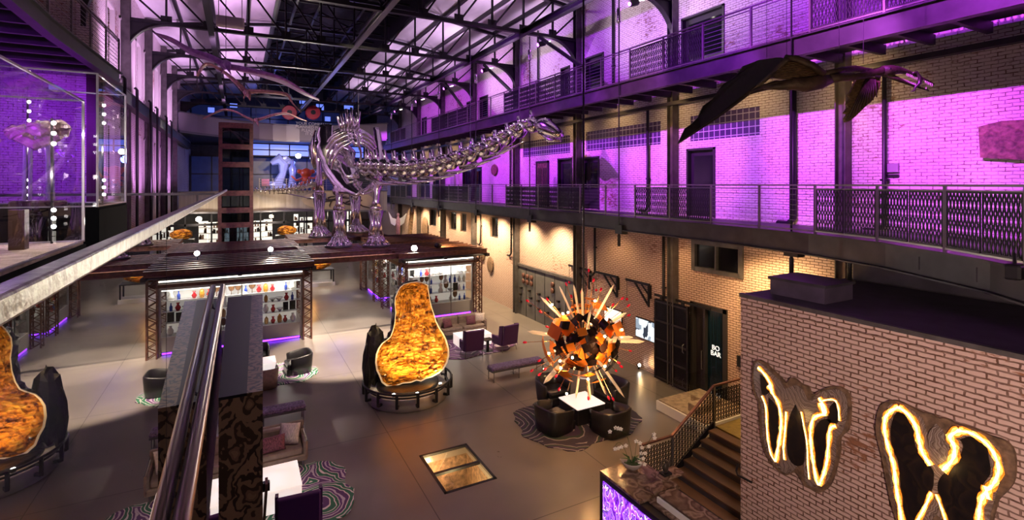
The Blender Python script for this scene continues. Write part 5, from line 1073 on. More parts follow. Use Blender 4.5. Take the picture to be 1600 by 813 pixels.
def sofa(label, x, y, rz, w_=2.2):
    t = thing('sofa', label, 'sofa', (x, y, 0), rz); MB().rbox((0, 0, .27), (w_, .86, .16), .03).build('base', 'taupe_velvet', t)
    for s in (-1, 1):
        MB().rbox((s * w_ * .235, -.04, .42), (w_ * .455, .74, .15), .05).build('seat_cushion', 'taupe_velvet', t); MB().rbox((s * w_ * .235, .3, .64), (w_ * .455, .16, .4), .06).build('back_cushion', 'taupe_velvet', t)
        MB().rbox((s * (w_ / 2 - .04), 0, .44), (.1, .86, .42), .04).build('armrest', 'taupe_velvet', t); MB().tube([(s * w_ / 2, -.4, .66), (s * w_ / 2, .42, .70), (s * w_ / 2 * .98, .45, .86)], .014, 6).build('metal_trim', 'grey_steel', t)
        for q in (-1, 1): MB().tube([(s * (w_ / 2 - .1), q * .36, .2), (s * (w_ / 2 - .1), q * .38, 0)], [.025, .015], 6).build('leg', 'grey_steel', t)
    MB().rbox((0, .42, .58), (w_, .1, .56), .04).build('backrest', 'taupe_velvet', t); return t
def pillow(label, x, y, z, m, rz, w_=.46, h_=.4, tilt=-20):
    o = MB(); vs = []
    n_ = 8
    for s in (-1, 1):
        for i in range(n_ + 1):
            for j in range(n_ + 1):
                u, v = i / n_ * 2 - 1, j / n_ * 2 - 1; th = .085 * ((1 - u * u) * (1 - v * v)) ** .5 + .004; k_ = 1 - .07 * (1 - abs(u)) * 0 - .06 * (1 - u * u) * abs(v) - .06 * (1 - v * v) * abs(u); vs.append((u * w_ / 2 * k_, s * th, v * h_ / 2 * k_))
    q = (n_ + 1) ** 2; fs = []
    for i in range(n_):
        for j in range(n_): a = i * (n_ + 1) + j; fs += [(a, a + 1, a + n_ + 2, a + n_ + 1), (q + a, q + a + n_ + 1, q + a + n_ + 2, q + a + 1)]
    for i in range(n_): fs += [(i * (n_ + 1), (i + 1) * (n_ + 1), q + (i + 1) * (n_ + 1), q + i * (n_ + 1)), (i * (n_ + 1) + n_, q + i * (n_ + 1) + n_, q + (i + 1) * (n_ + 1) + n_, (i + 1) * (n_ + 1) + n_), (i, q + i, q + i + 1, i + 1), (n_ * (n_ + 1) + i, n_ * (n_ + 1) + i + 1, q + n_ * (n_ + 1) + i + 1, q + n_ * (n_ + 1) + i)]
    o.add(vs, fs); p = o.build('pillow', m, None, True); p.location = (x, y, z); p.rotation_euler = (R(tilt), 0, rz); return tag(p, label, 'pillow')
def lit_table(label, x0, x1, y0, y1, h=.5):
    t = thing('lit_table', label, 'table', ((x0 + x1) / 2, (y0 + y1) / 2, 0)); a, b = (x1 - x0) / 2, (y1 - y0) / 2
    MB().rbox((0, 0, h / 2 + .03), (2 * a, 2 * b, h - .06), .01).build('glowing_body', 'lit_onyx', t); MB().span(-a + .06, a - .06, -b + .06, b - .06, 0, .06).build('plinth', 'black_steel', t); MB().rbox((0, 0, h + .008), (2 * a + .02, 2 * b + .02, .02), .005).build('tabletop', 'lit_onyx', t); return t
def tub(label, x, y, rz, m='black_leather', s=1.0):
    t = thing('tub_chair', label, 'armchair', (x, y, 0), rz, None); n_ = 22; vs = []; fs = []
    prof = ((.50, .04), (.53, .30), (.56, .72), (.53, .76), (.49, .74), (.45, .40), (.44, .06))
    for i in range(n_ + 1):
        a = R(-215 + 250 * i / n_ + 0); e = min(i, n_ - i) / (n_ / 2); top = .86 + .14 * min(1, e * 1.6)
        for r_, z in prof: sq = (abs(math.cos(a)) ** 4 + abs(math.sin(a)) ** 4) ** (-1 / 4); vs.append((r_ * math.cos(a) * sq * .9, r_ * math.sin(a) * sq * .9, z * (top if z > .5 else 1)))
    p = len(prof)
    for i in range(n_):
        for k in range(p): l = (k + 1) % p; fs.append((i * p + k, i * p + l, (i + 1) * p + l, (i + 1) * p + k))
    fs.append(tuple(range(p))); fs.append(tuple(reversed(range(n_ * p, n_ * p + p))))
    MB().add(vs, fs).build('shell', m, t, True); MB().rbox((0, .06, .36), (.76, .74, .16), .05).build('seat_cushion', m, t); MB().rbox((0, .05, .16), (.8, .8, .24), .03).build('base', m, t); t.scale = (s, s, s); return t
def bench(label, x0, x1, y, w_=.48):
    t = thing('bench', label, 'bench', ((x0 + x1) / 2, y, 0)); L_ = x1 - x0; pts = []
    MB().rbox((0, 0, .45), (L_, w_, .14), .06).build('cushion', 'tufted_purple', t)
    a = L_ / 2 - .02; b = w_ / 2; r = [(a, -b, .39), (a + .03, 0, .39), (a, b, .39), (-a, b, .39), (-a - .03, 0, .39), (-a, -b, .39)]; mb = MB()
    for p, q in zip(r, r[1:] + r[:1]): mb.bar(p, q, .02, .06)
    mb.build('metal_band', 'grey_steel', t)
    for x in (-a + .05, a - .05, 0):
        for s in (-1, 1): MB().bar((x, s * (b - .02), .38), (x, s * (b - .02), 0), .025).build('leg', 'grey_steel', t)
    return t
# lounge by the brick wall pavilion
rug('purple agate patterned rug under the lounge table by the pavilion', 8.9, 20.3, 1.9, 1.25, 'agate_rug_purple', 3)
sofa('taupe velvet sofa backing onto the brick wall side pavilion', 9.05, 22.05, 0, 2.35)
pillow('wine red patterned pillow at the window side of the far sofa', 8.35, 21.85, .7, 'wine_pattern', R(12)); pillow('plain taupe pillow at the window side end of the far sofa', 8.08, 22.0, .72, 'taupe_velvet', R(30)); pillow('wine red patterned pillow at the brick wall side of the far sofa', 9.5, 21.85, .7, 'wine_pattern', R(-8)); pillow('plain pale pillow at the brick wall end of the far sofa', 10.0, 21.95, .74, 'cream_pattern', R(-20))
lit_table('glowing white onyx table between far sofa and purple wingbacks', 8.25, 9.7, 20.05, 20.9)
wingback('purple wingback chair nearer the golden geode, seen from behind', 8.4, 19.25, R(-6)); wingback('purple wingback chair beside the small black table, farther from the geode', 9.95, 19.3, R(10))
t = thing('side_table', 'small black pedestal side table between the purple wingback chairs', 'table', (9.2, 19.4, 0)); MB().rbox((0, 0, .5), (.42, .42, .03), .01).build('tabletop', 'black_steel', t); MB().span(-.05, .05, -.05, .05, .02, .49).build('stem', 'black_steel', t); MB().rbox((0, 0, .015), (.4, .4, .03), .01).build('base', 'black_steel', t)
bench('long tufted purple bench standing alone on the open floor', 7.85, 10.0, 16.4)
# seating under the chandelier
rug('dark striped agate rug under the black tub chairs', 8.85, 12.6, 1.75, 1.55, 'agate_rug_dark', 5, R(8))
lit = thing('lit_table', 'black sided table with a glowing white top under the chandelier', 'table', (9.1, 12.6, 0)); MB().rbox((0, 0, .24), (.98, .98, .46), .02).build('body', 'black_leather', lit); MB().rbox((0, 0, .49), (1.0, 1.0, .03), .01).build('glowing_top', 'lit_onyx', lit)
tub('black leather tub chair under the chandelier, nearest the golden geode', 7.95, 12.3, R(-80 )); tub('black leather tub chair under the chandelier, nearest the reception desk', 9.25, 11.45, R(5)); tub('black leather tub chair under the chandelier, nearest the brick wall', 10.45, 12.9, R(95)); tub('black leather tub chair under the chandelier, behind the table', 8.95, 13.95, R(180))
# window side lounge
rug('green and black agate rug beneath the tub chairs by the pavilion', .9, 20.7, 1.65, 1.25, 'agate_rug_green', 9)
lit_table('glowing white table between the tub chairs by the window side pavilion', .1, 1.2, 20.5, 21.3)
tub('dark tub chair standing by the edge of the green and black rug', 1.95, 20.6, R(95), 'black_leather', .98); tub('grey brown tub chair in front of the small glowing table', .75, 19.6, R(0), 'taupe_velvet', .95); tub('dark tub chair behind the small glowing table near the pavilion', .6, 22.2, R(180), 'black_leather', .95)
bench('tufted purple bench behind the near taupe sofa', -.5, 1.75, 16.35)
sofa('taupe velvet sofa in front of the tufted bench, with two pillows', .35, 13.95, 0, 2.3)
pillow('cream patterned pillow leaning in the corner of the near sofa', 1.12, 13.95, .75, 'cream_pattern', R(-25), .5, .5); pillow('wine red patterned pillow on the near sofa before the cream one', .72, 13.72, .68, 'wine_pattern', R(5), .6, .36)
lit_table('glowing white onyx table between near sofa and purple chair', -.5, 1.2, 11.85, 12.95, .52)
rug('purple green and white agate rug at the near lounge', .7, 12.25, 1.55, 1.6, 'agate_rug_green', 14, R(5))
wingback('purple wingback chair on the near agate rug, seen from behind', 1.05, 10.9, R(-5)); wingback('purple wingback chair hidden mostly behind the stone clad pier', -.4, 10.95, R(5))
t = thing('floor_lamp', 'slanting dark wooden reading stand beside the near glowing table', 'stand', (.42, 11.3, 0)); MB().bar((0, 0, 0), (.05, -.5, 1.35), .16, .05, (1, 0, 0)).build('post', 'bronze_rail', t); MB().box((0, -.4, 1.2), (.22, .1, .16)).build('head', 'black_steel', t); MB().box((0, 0, .015), (.4, .4, .03)).build('base', 'black_steel', t)
t.name = 'reading_stand'

# ================================================================ FLOOR PIT
pit = thing('glazed_pit', 'square glazed pit in the floor showing lit stone below', 'floor window', (4.76, 11.83, 0)); a, b = .66, .93
mb = MB().span(-a, a, -b, -b + .07, -.05, .01).span(-a, a, b - .07, b, -.05, .01).span(-a, -a + .07, -b, b, -.05, .01).span(a - .07, a, -b, b, -.05, .01).span(-a, a, -.09, -.0, -.05, .011); mb.build('frame', 'black_steel', pit)
MB().span(-a, a, -b, b, -.035, -.03).build('pane', 'clear_glass', pit)
MB().span(-a, a, -b, b, -1.9, -1.85).build('pit_floor', 'sand', pit); MB().span(-a - .05, -a, -b, b, -1.9, -.25).span(a, a + .05, -b, b, -1.9, -.25).span(-a, a, b, b + .05, -1.9, -.25).span(-a, a, -b - .05, -b, -1.9, -.25).build('pit_wall', 'fossil_stone', pit)
random.seed(8); MB().ball((-.1, .3, -1.3), (.45, .35, .5), 10, 8, .2).ball((.3, .45, -1.5), (.25, .2, .35), 8, 6, .2).build('stone', 'stone_block', pit); MB().lathe([(.5, -1.84), (.5, -1.6)], 24, (.15, -.5, 0)).build('plinth', 'lit_parchment', pit)
point('pit_lamp', (4.76, 11.3, -.5), 60, (1, .72, .32), .05); point('pit_lamp', (4.5, 12.3, -.45), 50, (1, .6, .25), .05)

# ================================================================ BRICK WALL DETAILS
t = thing('switch_panel', 'grey steel switchboard wall with dials and breakers', 'panel', (13.4, 21.65, 0))
MB().span(0, .1, -2.75, 2.75, 0, 2.62).build('board', 'panel_grey', t); mb = MB()
for y in (-1.85, -.92, 0, .92, 1.85): mb.span(-.015, 0, y - .012, y + .012, 0, 2.6)
mb.build('panel_seam', 'black_steel', t); MB().span(-.08, .1, -2.85, 2.85, 2.6, 2.72).build('cap_rail', 'column_steel', t)
random.seed(6); AX = Matrix.Rotation(R(-90), 3, 'Y')
for i in range(4):
    for j in range(2): MB().lathe([(.13, 0), (.13, .07), (.10, .09)], 14, (0, 2.1 - i * .42 - (1.6 if i == 3 else 0), 2.15 - j * .3), AX).build('dial', 'brown_steel', t, True)
for y in (2.3, 1.4, .5, -.4, -1.3):
    for z in (.7, 1.1, 1.45): MB().box((-.05, y + random.uniform(-.12, .12), z), (.12, .16, .1)).build('breaker', 'black_steel', t); MB().tube([(-.1, y, z), (-.18, y, z + .07)], .015, 5).build('handle', 'gilt_rod', t)
for i, (y0, y1) in enumerate(((17.95, 19.55), (16.1, 17.55), (14.3, 15.6))):
    t = thing('wall_bracket', 'black iron wall bracket with hanging pulley, %s' % ['nearest the switchboard', 'middle of the three', 'nearest the television'][i], 'bracket', (13.5, y0, 3.0), group='iron wall brackets')
    L_ = y1 - y0; MB().bar((-.1, 0, .27), (-.1, L_, .27), .07, .09).build('arm', 'black_steel', t); MB().bar((-.1, .05, -.55), (-.1, .05, .27), .06).box((-.05, .05, 0), (.1, .1, .5)).build('wall_plate', 'black_steel', t); MB().bar((-.1, .07, -.5), (-.1, L_ * .62, .25), .055).bar((-.1, .07, -.1), (-.1, L_ * .35, .25), .04).build('brace', 'black_steel', t)
    MB().tube([(-.1, L_ - .05, .22), (-.1, L_ - .05, -.45)], .008, 5).build('chain', 'black_steel', t); MB().lathe([(.04, 0), (.06, .04), (.04, .1)], 8, (-.1, L_ - .05, -.55)).build('pulley', 'red_glass', t, True)
for lab, y0, y1, m in (('wall television with a black and white street picture', 13.95, 15.1, 'tv_picture'), ('wall television with a pale screen behind the chandelier', 15.9, 17.0, 'lit_sign')):
    t = thing('television', lab, 'television', (13.46, (y0 + y1) / 2, 1.55)); w_ = (y1 - y0) / 2; MB().rbox((0, 0, 0), (.06, 2 * w_, .76), .01).build('bezel', 'screen_bezel', t); MB().span(-.036, -.03, -w_ + .03, w_ - .03, -.35, .35).build('screen', m, t)
t = thing('sliding_door', 'dark riveted metal sliding door hung before the brick wall', 'door', (13.28, 13.1, 0)); MB().rbox((0, 0, 1.45), (.08, 1.56, 2.86), .01).build('door_leaf', 'dark_metal_door', t); mb = MB()
for z in (.1, .78, 1.45, 2.12, 2.8): mb.span(-.055, -.04, -.78, .78, z - .03, z + .03)
for y in (-.75, 0, .75): mb.span(-.055, -.04, y - .03, y + .03, .03, 2.88)
mb.build('rivet_strip', 'dark_steel', t); MB().bar((.08, -1.6, 2.98), (.08, .9, 2.98), .04, .08).build('track', 'black_steel', t); MB().tube([(-.05, -.6, 1.3), (-.11, -.6, 1.35), (-.11, -.6, 1.55), (-.05, -.6, 1.6)], .014, 6).build('handle', 'grey_steel', t)
for y in (-.5, .5): MB().box((.02, y, 2.93), (.05, .12, .14)).build('hanger', 'black_steel', t)
tag(MB().box((13.46, 10.45, 1.6), (.03, .26, .34)).build('notice_board', 'black_steel'), 'small dark notice plate beside the bar door', 'sign')
tag(MB().ball((13.42, 10.0, 1.9), (.12, .38, .85), 12, 9, .1).build('fossil_slab', 'fossil_stone'), 'tall knobbly brown fossil slab beside the bar door', 'fossil')
tag(MB().slab([(13.38, 4.73, 7.54), (13.38, 4.76, 8.18), (13.38, 4.4, 8.26), (13.38, 3.3, 8.22), (13.38, 3.2, 7.5), (13.38, 4.0, 7.46)], (.1, 0, 0)).build('fossil_plaque', 'fossil_stone'), 'rectangular dark fossil slab on the purple lit second level wall', 'fossil')
tag(MB().box((13.46, 6.38, 7.38), (.06, .3, .2)).build('wall_sign', 'fascia_grey'), 'small framed sign on the purple lit second level wall', 'sign'); tag(MB().box((13.47, 6.38, 7.2), (.05, .3, .06)).build('wall_vent', 'black_steel'), 'thin dark plate under the small framed wall sign', 'plate')
o = tag(MB().lathe([(.42, -.05), (.5, 0), (.45, .06)], 20, axis=AX).build('round_plaque', 'fossil_stone'), 'dark round plaque on the purple lit second level wall', 'plaque'); o.location = (13.44, 27.4, 7.85); o.scale = (1, .8, .7)
t = thing('framed_door_relic', 'tall framed antique panelled door leaf displayed on the second level', 'relic', (13.42, 21.95, D2)); mb = MB().span(-.02, .06, -.58, .58, .0, .08).span(-.02, .06, -.58, .58, 2.15, 2.25).span(-.02, .06, -.58, -.5, 0, 2.25).span(-.02, .06, .5, .58, 0, 2.25); mb.build('frame', 'door_frame', t); MB().span(.02, .06, -.5, .5, .08, 2.15).build('panel', 'fossil_stone', t); MB().span(0, .02, -.4, -.06, .3, 1.9).span(0, .02, .06, .4, .3, 1.9).build('inset_panel', 'hide_brown', t)
t = thing('floodlight', 'black floodlight clamped on the near end of the curving walkway', 'spotlight', at(1585, 425, t=6.6)); MB().rbox((0, 0, 0), (.22, .18, .2), .03).build('housing', 'black_steel', t); MB().tube([(.02, 0, .05), (.15, .05, .22)], .02, 6).build('mount', 'black_steel', t)
point('wall_lamp_glow', (12.9, 8.6, 4.2), 55, (1, .68, .3), .06)
spot('high_wash', (12.3, 10.0, 5.2), (13.5, 10.2, 2.8), 110, (1, .66, .28), 90, .8, .05)

# ================================================================ LOBBY ROOM, BACKLIT AGATES
ZR = 4.86; XB = 8.5
holed_wall('wall_lobby', 'pink_lobby_brick', XB, .25, -4, 6.6, 0, ZR, [])
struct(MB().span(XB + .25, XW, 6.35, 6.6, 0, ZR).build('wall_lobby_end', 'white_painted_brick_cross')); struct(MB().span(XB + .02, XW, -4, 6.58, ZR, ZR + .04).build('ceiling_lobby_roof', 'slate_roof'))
struct(MB().span(XB - .03, XB + .06, -4, 6.62, ZR - .02, ZR + .05).build('trim_1', 'column_steel')); struct(MB().span(XB - .03, XB, -4, 6.6, ZR - .17, ZR - .14).build('trim_2', 'pink_lobby_brick'))
t = thing('roof_hatch', 'low dark box with a flat lid on the lobby roof', 'roof box', (9.45, 5.83, ZR + .04)); MB().span(-.43, .43, -.52, .52, 0, .28).build('box', 'slate_roof', t); MB().span(-.46, .46, -.55, .55, .28, .33).build('lid', 'deck_dark', t)
t = thing('roof_duct', 'dark low ductwork lying on the lobby roof under the walkway', 'duct', (12.3, 3.2, ZR + .04)); MB().rbox((0, 0, .25), (.9, 6.4, .5), .04).build('duct_body', 'deck_dark', t); MB().tube([(-.7, 3.1, .0), (-.7, 3.1, .75), (.8, 3.1, .75)], .05, 8).build('pipe', 'black_steel', t, True)
def A(px, py, d=.0): return at(px, py, X=XB - .06 - d)
NX = (-1, 0, 0)
def agate(label, outline, bands, darks, greys, k, ox, oy):
    t = thing('agate_slab', label, 'wall art', (0, 0, 0)); q = lambda P, d=0: [A(ox + x / k, oy + y / k, d) for x, y in P]
    def sm(P): P2 = smooth_path([(x, y, 0) for x, y in P], 3); return [(p.x, p.y) for p in P2]
    def close(P): return sm(P + [P[0]])[:-1]
    MB().slab(q(close(outline)), (.06, 0, 0)).build('rock_rim', 'fossil_stone', t)
    cx = sum(x for x, y in outline) / len(outline); cy = sum(y for x, y in outline) / len(outline)
    for g in greys: MB().slab(q(close(g), .012), (.012, 0, 0)).build('banded_agate', 'banded_grey_agate', t)
    for d_ in darks: MB().slab(q(close(d_), .022), (.012, 0, 0)).build('dark_crystal', 'dark_agate', t)
    for b_, w_ in bands: P = q(sm(b_), .024); MB().ribbon(P, [w_ * (1 + .25 * math.sin(i * 1.7)) for i in range(len(P))], .012, NX).build('glowing_band', 'amber_glow', t); [MB().ribbon([p + Vector((-.013 - .006 * k2, 0, 0)) for p in P], [w_ * f2 * (1 + .4 * math.sin(i * 2.3 + k2 * 2)) for i in range(len(P))], .006, NX).build('glowing_band', m2, t) for k2, f2, m2 in ((0, .72, 'yellow_glow'), (1, .3, 'pale_glow'))]
    c = A(ox + cx / k, oy + cy / k); point('agate_glow', c + Vector((-.25, 0, 0)), 1.5, (1, .6, .2), .1); return t
O1 = [(60, 40), (90, 28), (130, 50), (165, 85), (210, 125), (245, 160), (270, 130), (300, 140), (330, 165), (370, 185), (385, 225), (440, 200), (490, 180), (545, 180), (590, 215), (605, 280), (605, 350), (590, 430), (550, 470), (545, 560), (520, 660), (490, 740), (430, 780), (380, 755), (345, 735), (300, 665), (250, 680), (210, 660), (170, 620), (130, 560), (105, 480), (95, 380), (90, 270), (65, 220), (52, 140)]
G1 = [[(68, 60), (90, 40), (150, 90), (215, 150), (240, 190), (300, 170), (340, 200), (375, 260), (430, 215), (500, 195), (560, 205), (590, 270), (585, 360), (560, 440), (530, 470), (525, 570), (500, 670), (460, 735), (400, 745), (355, 715), (340, 600), (300, 640), (250, 670), (180, 620), (135, 540), (112, 440), (105, 280), (75, 210), (62, 130)]]
D1 = [[(100, 110), (140, 150), (150, 210), (110, 220)], [(148, 240), (195, 300), (205, 400), (200, 500), (180, 560), (158, 480), (145, 340)], [(300, 280), (335, 370), (350, 480), (352, 560), (340, 620), (290, 620), (255, 560), (250, 440), (270, 340)], [(405, 420), (440, 370), (500, 370), (480, 480), (460, 600), (430, 690), (405, 600), (398, 500)], [(495, 290), (530, 260), (540, 330), (530, 390), (480, 370)]]
Bn1 = [([(90, 70), (130, 110), (165, 170), (170, 210), (205, 270), (222, 360), (218, 440), (205, 520), (190, 600)], .085), ([(112, 230), (135, 290), (140, 380), (148, 480), (165, 560), (190, 600)], .055), ([(250, 320), (245, 420), (235, 520), (240, 590)], .05), ([(435, 240), (465, 290), (470, 330), (410, 350), (388, 420), (392, 520), (405, 620), (430, 730), (455, 690), (480, 600), (490, 480), (500, 410), (530, 400)], .08), ([(440, 260), (500, 250), (530, 260), (545, 300), (550, 370)], .04), ([(335, 320), (350, 400), (368, 500), (372, 620), (380, 700)], .035), ([(150, 170), (170, 200)], .13), ([(445, 270), (468, 340)], .13)]
agate('backlit agate slab pair on the brick lobby wall, farther one with three dark cells', O1, Bn1, D1, G1, 3.611, 1160, 555)
O3 = [(60, 95), (120, 65), (170, 70), (240, 100), (320, 140), (380, 150), (420, 175), (470, 180), (540, 215), (640, 240), (740, 285), (840, 320), (900, 400), (900, 560), (850, 640), (800, 690), (770, 790), (740, 900), (640, 990), (560, 1000), (480, 930), (410, 860), (330, 930), (240, 960), (170, 840), (130, 720), (95, 560), (70, 420), (35, 280), (35, 180)]
G3 = [[(70, 150), (130, 85), (190, 95), (270, 130), (330, 190), (360, 280), (410, 210), (470, 300), (500, 260), (560, 240), (640, 260), (740, 310), (810, 400), (835, 500), (790, 640), (750, 780), (720, 900), (620, 960), (540, 960), (480, 880), (415, 780), (340, 880), (240, 920), (180, 800), (140, 660), (110, 480), (80, 360), (60, 240)]]
D3_ = [[(180, 120), (230, 180), (270, 260), (280, 350), (340, 430), (390, 500), (395, 560), (380, 640), (300, 780), (270, 880), (215, 860), (195, 720), (185, 560), (170, 440), (135, 360), (125, 260), (145, 170)], [(560, 310), (640, 290), (720, 350), (740, 430), (750, 520), (700, 600), (660, 720), (660, 860), (560, 930), (500, 860), (440, 700), (420, 600), (450, 530), (530, 470), (580, 360)]]
Bn3 = [([(180, 105), (130, 130), (95, 180), (95, 270), (120, 370), (150, 470), (165, 600), (185, 720), (205, 850)], .085), ([(180, 105), (240, 150), (290, 230), (310, 320), (330, 390), (380, 470)], .1), ([(560, 250), (500, 290), (530, 350), (520, 430), (455, 500)], .11), ([(560, 250), (640, 270), (730, 330), (790, 420), (805, 510), (770, 590), (720, 640), (690, 720), (680, 840)], .09), ([(385, 640), (340, 740), (290, 830)], .06), ([(415, 650), (450, 740), (485, 850)], .05), ([(725, 600), (740, 680)], .1)]
ag = agate('backlit agate slab pair on the brick lobby wall, nearer one with butterfly wings', O3, Bn3, D3_, G3, 4.004, 1360, 610)
P = [A(1360 + (412 + 52 * math.cos(a)) / 4.004, 610 + (300 + 72 * math.sin(a)) / 4.004, .036) for a in [2 * PI * i / 20 for i in range(20)]]; MB().slab(P, (.014, 0, 0)).build('banded_agate', 'banded_grey_agate', ag)
t = thing('wall_hook', 'black iron hook fixed low on the brick lobby wall', 'hook', at(1160, 738, X=XB - .02)); MB().tube([(0, .1, .1), (-.1, .06, .02), (-.14, 0, -.02), (-.05, -.25, -.06)], .02, 6).build('hook', 'black_steel', t)

# ================================================================ STAIRS AND LANDING
t = thing('staircase', 'brown wooden stair rising to the landing by the lobby wall', 'stairs', (9.2, 7.8, 0))
for i in range(5): MB().rbox((i * .29 + .16, 0, .17 * (i + 1) - .03), (.33, 2.36, .05), .01).build('tread', 'wood_plank', t); MB().span(i * .29 + .02, i * .29 + .05, -1.17, 1.17, .17 * i, .17 * (i + 1) - .05).build('riser', 'deck_dark', t)
struct(MB().span(10.64, XW, 6.62, 9.0, .0, .88).build('floor_landing', 'yellow_lit_landing')); struct(MB().span(7.9, 9.2, 6.62, 9.0, 0, .012).build('floor_lower_landing', 'wood_plank'))
def stair_rail():
    t = thing('stair_railing', 'dark stair railing with lattice infill beside the orchid desk', 'railing', (0, 0, 0)); P = [Vector(p) for p in ((8.2, 9.05, .95), (9.2, 9.05, .95), (10.64, 9.05, 1.88), (13.3, 9.05, 1.88))]
    for a, b in zip(P, P[1:]): pass
    mb = MB()
    for a, b in zip(P, P[1:]): mb.bar(a, b, .06, .04)
    mb.build('handrail', 'brown_steel', t)
    for x, zb, zt in ((8.22, 0, .95), (9.2, 0, .95), (10.64, .5, 1.88), (12, .88, 1.88), (13.2, .88, 1.88)): MB().bar((x, 9.05, zb), (x, 9.05, zt), .05).build('post', 'grey_steel', t)
    def infill(x0, z0, x1, z1, n_):
        mb = MB(); f = lambda u, v: Vector((x0 + (x1 - x0) * u, 9.05, lerp(z0, z1, u) + v * .78))
        for i in range(n_ + 1): mb.bar(f(i / n_, 0), f(i / n_, 1), .014, .012)
        for i in range(n_):
            for s in (0, 1):
                for j in range(8): a = f((i + ((j + s) % 2)) / n_, j / 8); b = f((i + ((j + 1 + s) % 2)) / n_, (j + 1) / 8); mb.bar(a, b, .01, .01)
        mb.build('lattice_infill', 'matte_black', t)
    infill(8.25, .08, 9.18, .08, 10); infill(9.24, .1, 10.6, 1.0, 14); infill(10.7, .98, 13.1, .98, 24)
    MB().span(9.2, 9.22, 9.02, 9.08, 0, .1).slab([(9.2, 9.03, .0), (9.35, 9.03, .0), (10.64, 9.03, .85), (10.64, 9.03, 1.0), (9.2, 9.03, .12)], (0, .04, 0)).build('stringer', 'black_steel', t)
stair_rail()
# low glass exhibit case
t = thing('exhibit_case', 'low glass topped exhibit case with stone blocks beside the stair railing', 'exhibit case', (12.4, 10.95, 0)); MB().span(-.95, .95, -.95, .98, .0, .28).build('plinth', 'aqua_trim', t); MB().span(-.9, .9, -.9, .93, .28, .32).build('bed', 'stone_block', t)
mb = MB().span(-.95, .95, -.95, -.94, .3, .86).span(-.95, .95, .97, .98, .3, .86).span(-.95, -.94, -.95, .98, .3, .86).span(.94, .95, -.95, .98, .3, .86).span(-.95, .95, -.95, .98, .86, .87); mb.build('glass_cover', 'clear_glass', t)
tag(MB().rbox((11.95, 10.7, .44), (.5, .4, .24), .02).build('stone_block', 'stone_block'), 'squared tan stone block inside the low exhibit case', 'stone'); tag(MB().rbox((12.6, 11.0, .42), (.6, .7, .2), .02).build('stone_block', 'stone_block'), 'larger flat stone block inside the low exhibit case', 'stone')

# ================================================================ RECEPTION DESK
t = thing('reception_desk', 'reception desk with glowing amethyst front and brown marble top', 'desk', (6.58, 8.46, 0))
MB().span(.04, 1.0, -5.5, -.04, 0, 1.05).build('body', 'black_steel', t); MB().span(-.01, .04, -5.5, 0, 0, 1.06).build('front_frame', 'black_steel', t); MB().span(-.03, -.01, -5.4, -.12, .12, .94).build('amethyst_front', 'amethyst_panel', t)
MB().rbox((.5, -.6, 1.075), (1.04, 1.2, .05), .01).rbox((.42, -3.4, 1.075), (.5, 4.4, .05), .01).build('marble_top', 'brown_marble', t); MB().rbox((.95, -.95, 1.24), (.62, .3, .04), .01).rbox((.55, -1.15, 1.22), (.6, .3, .04), .01).build('raised_counter', 'brown_marble', t)
MB().span(.26, .3, -5.4, -1.35, 1.1, 1.2).build('pale_edge', 'aqua_trim', t); MB().rbox((.5, -3.5, 1.24), (.42, 4.3, .04), .01).build('transaction_shelf', 'brown_marble', t); MB().span(.72, 1.3, -5.4, -1.3, .7, .74).build('work_surface', 'black_steel', t)
# orchid
ob = Vector((7.16, 8.15, 1.1)); t = thing('orchid_pot', 'white orchid in a pale boat shaped bowl on the marble desk', 'orchid', ob, R(-40))
mb = MB(); vs = []; fs = []; NN = 16
for (rx, ry, z, lift) in ((.05, .03, 0, 0), (.14, .07, .04, .01), (.21, .09, .1, .04), (.25, .10, .14, .06), (.235, .09, .135, .055), (.12, .05, .09, 0)):
    for k in range(NN): a = 2 * PI * k / NN; vs.append((rx * math.cos(a), ry * math.sin(a), z + lift * math.cos(a) ** 2))
for r_ in range(5):
    for k in range(NN): l = (k + 1) % NN; fs.append((r_ * NN + k, r_ * NN + l, (r_ + 1) * NN + l, (r_ + 1) * NN + k))
fs.append(tuple(range(NN))); fs.append(tuple(5 * NN + k for k in range(NN))); mb.add(vs, fs).build('bowl', 'bowl_grey', t, True); MB().ball((0, 0, .11), (.19, .07, .05), 12, 6, .15).build('moss', 'moss', t)
random.seed(31)
for i in range(8): a = random.uniform(0, 6.28); MB().tube([(0, 0, .12), (math.cos(a) * .1, math.sin(a) * .06, .25), (math.cos(a) * .24, math.sin(a) * .15, .22 + random.uniform(-.04, .08))], [.015, .035, .004], 6, flat=.25).build('leaf', 'leaf_green', t)
inv = Matrix.Rotation(R(40), 3, 'Z')
def lp(px, py, dt=0): return inv @ (at(px, py, t=10.56 + dt) - ob)
def flower(c, s=.035):
    mb = MB(); c = Vector(c)
    for k in range(5): a = 2 * PI * k / 5 + .3; d = inv @ (RT * math.cos(a) + UP * math.sin(a)); f = inv @ FW; q = Matrix((d, f.cross(d), f)).transposed(); mb.ball(c + d * s * .7, (s * .62, s * .5, s * .16), 7, 4, 0, q)
    mb.build('flower', 'petal_white', t, True)
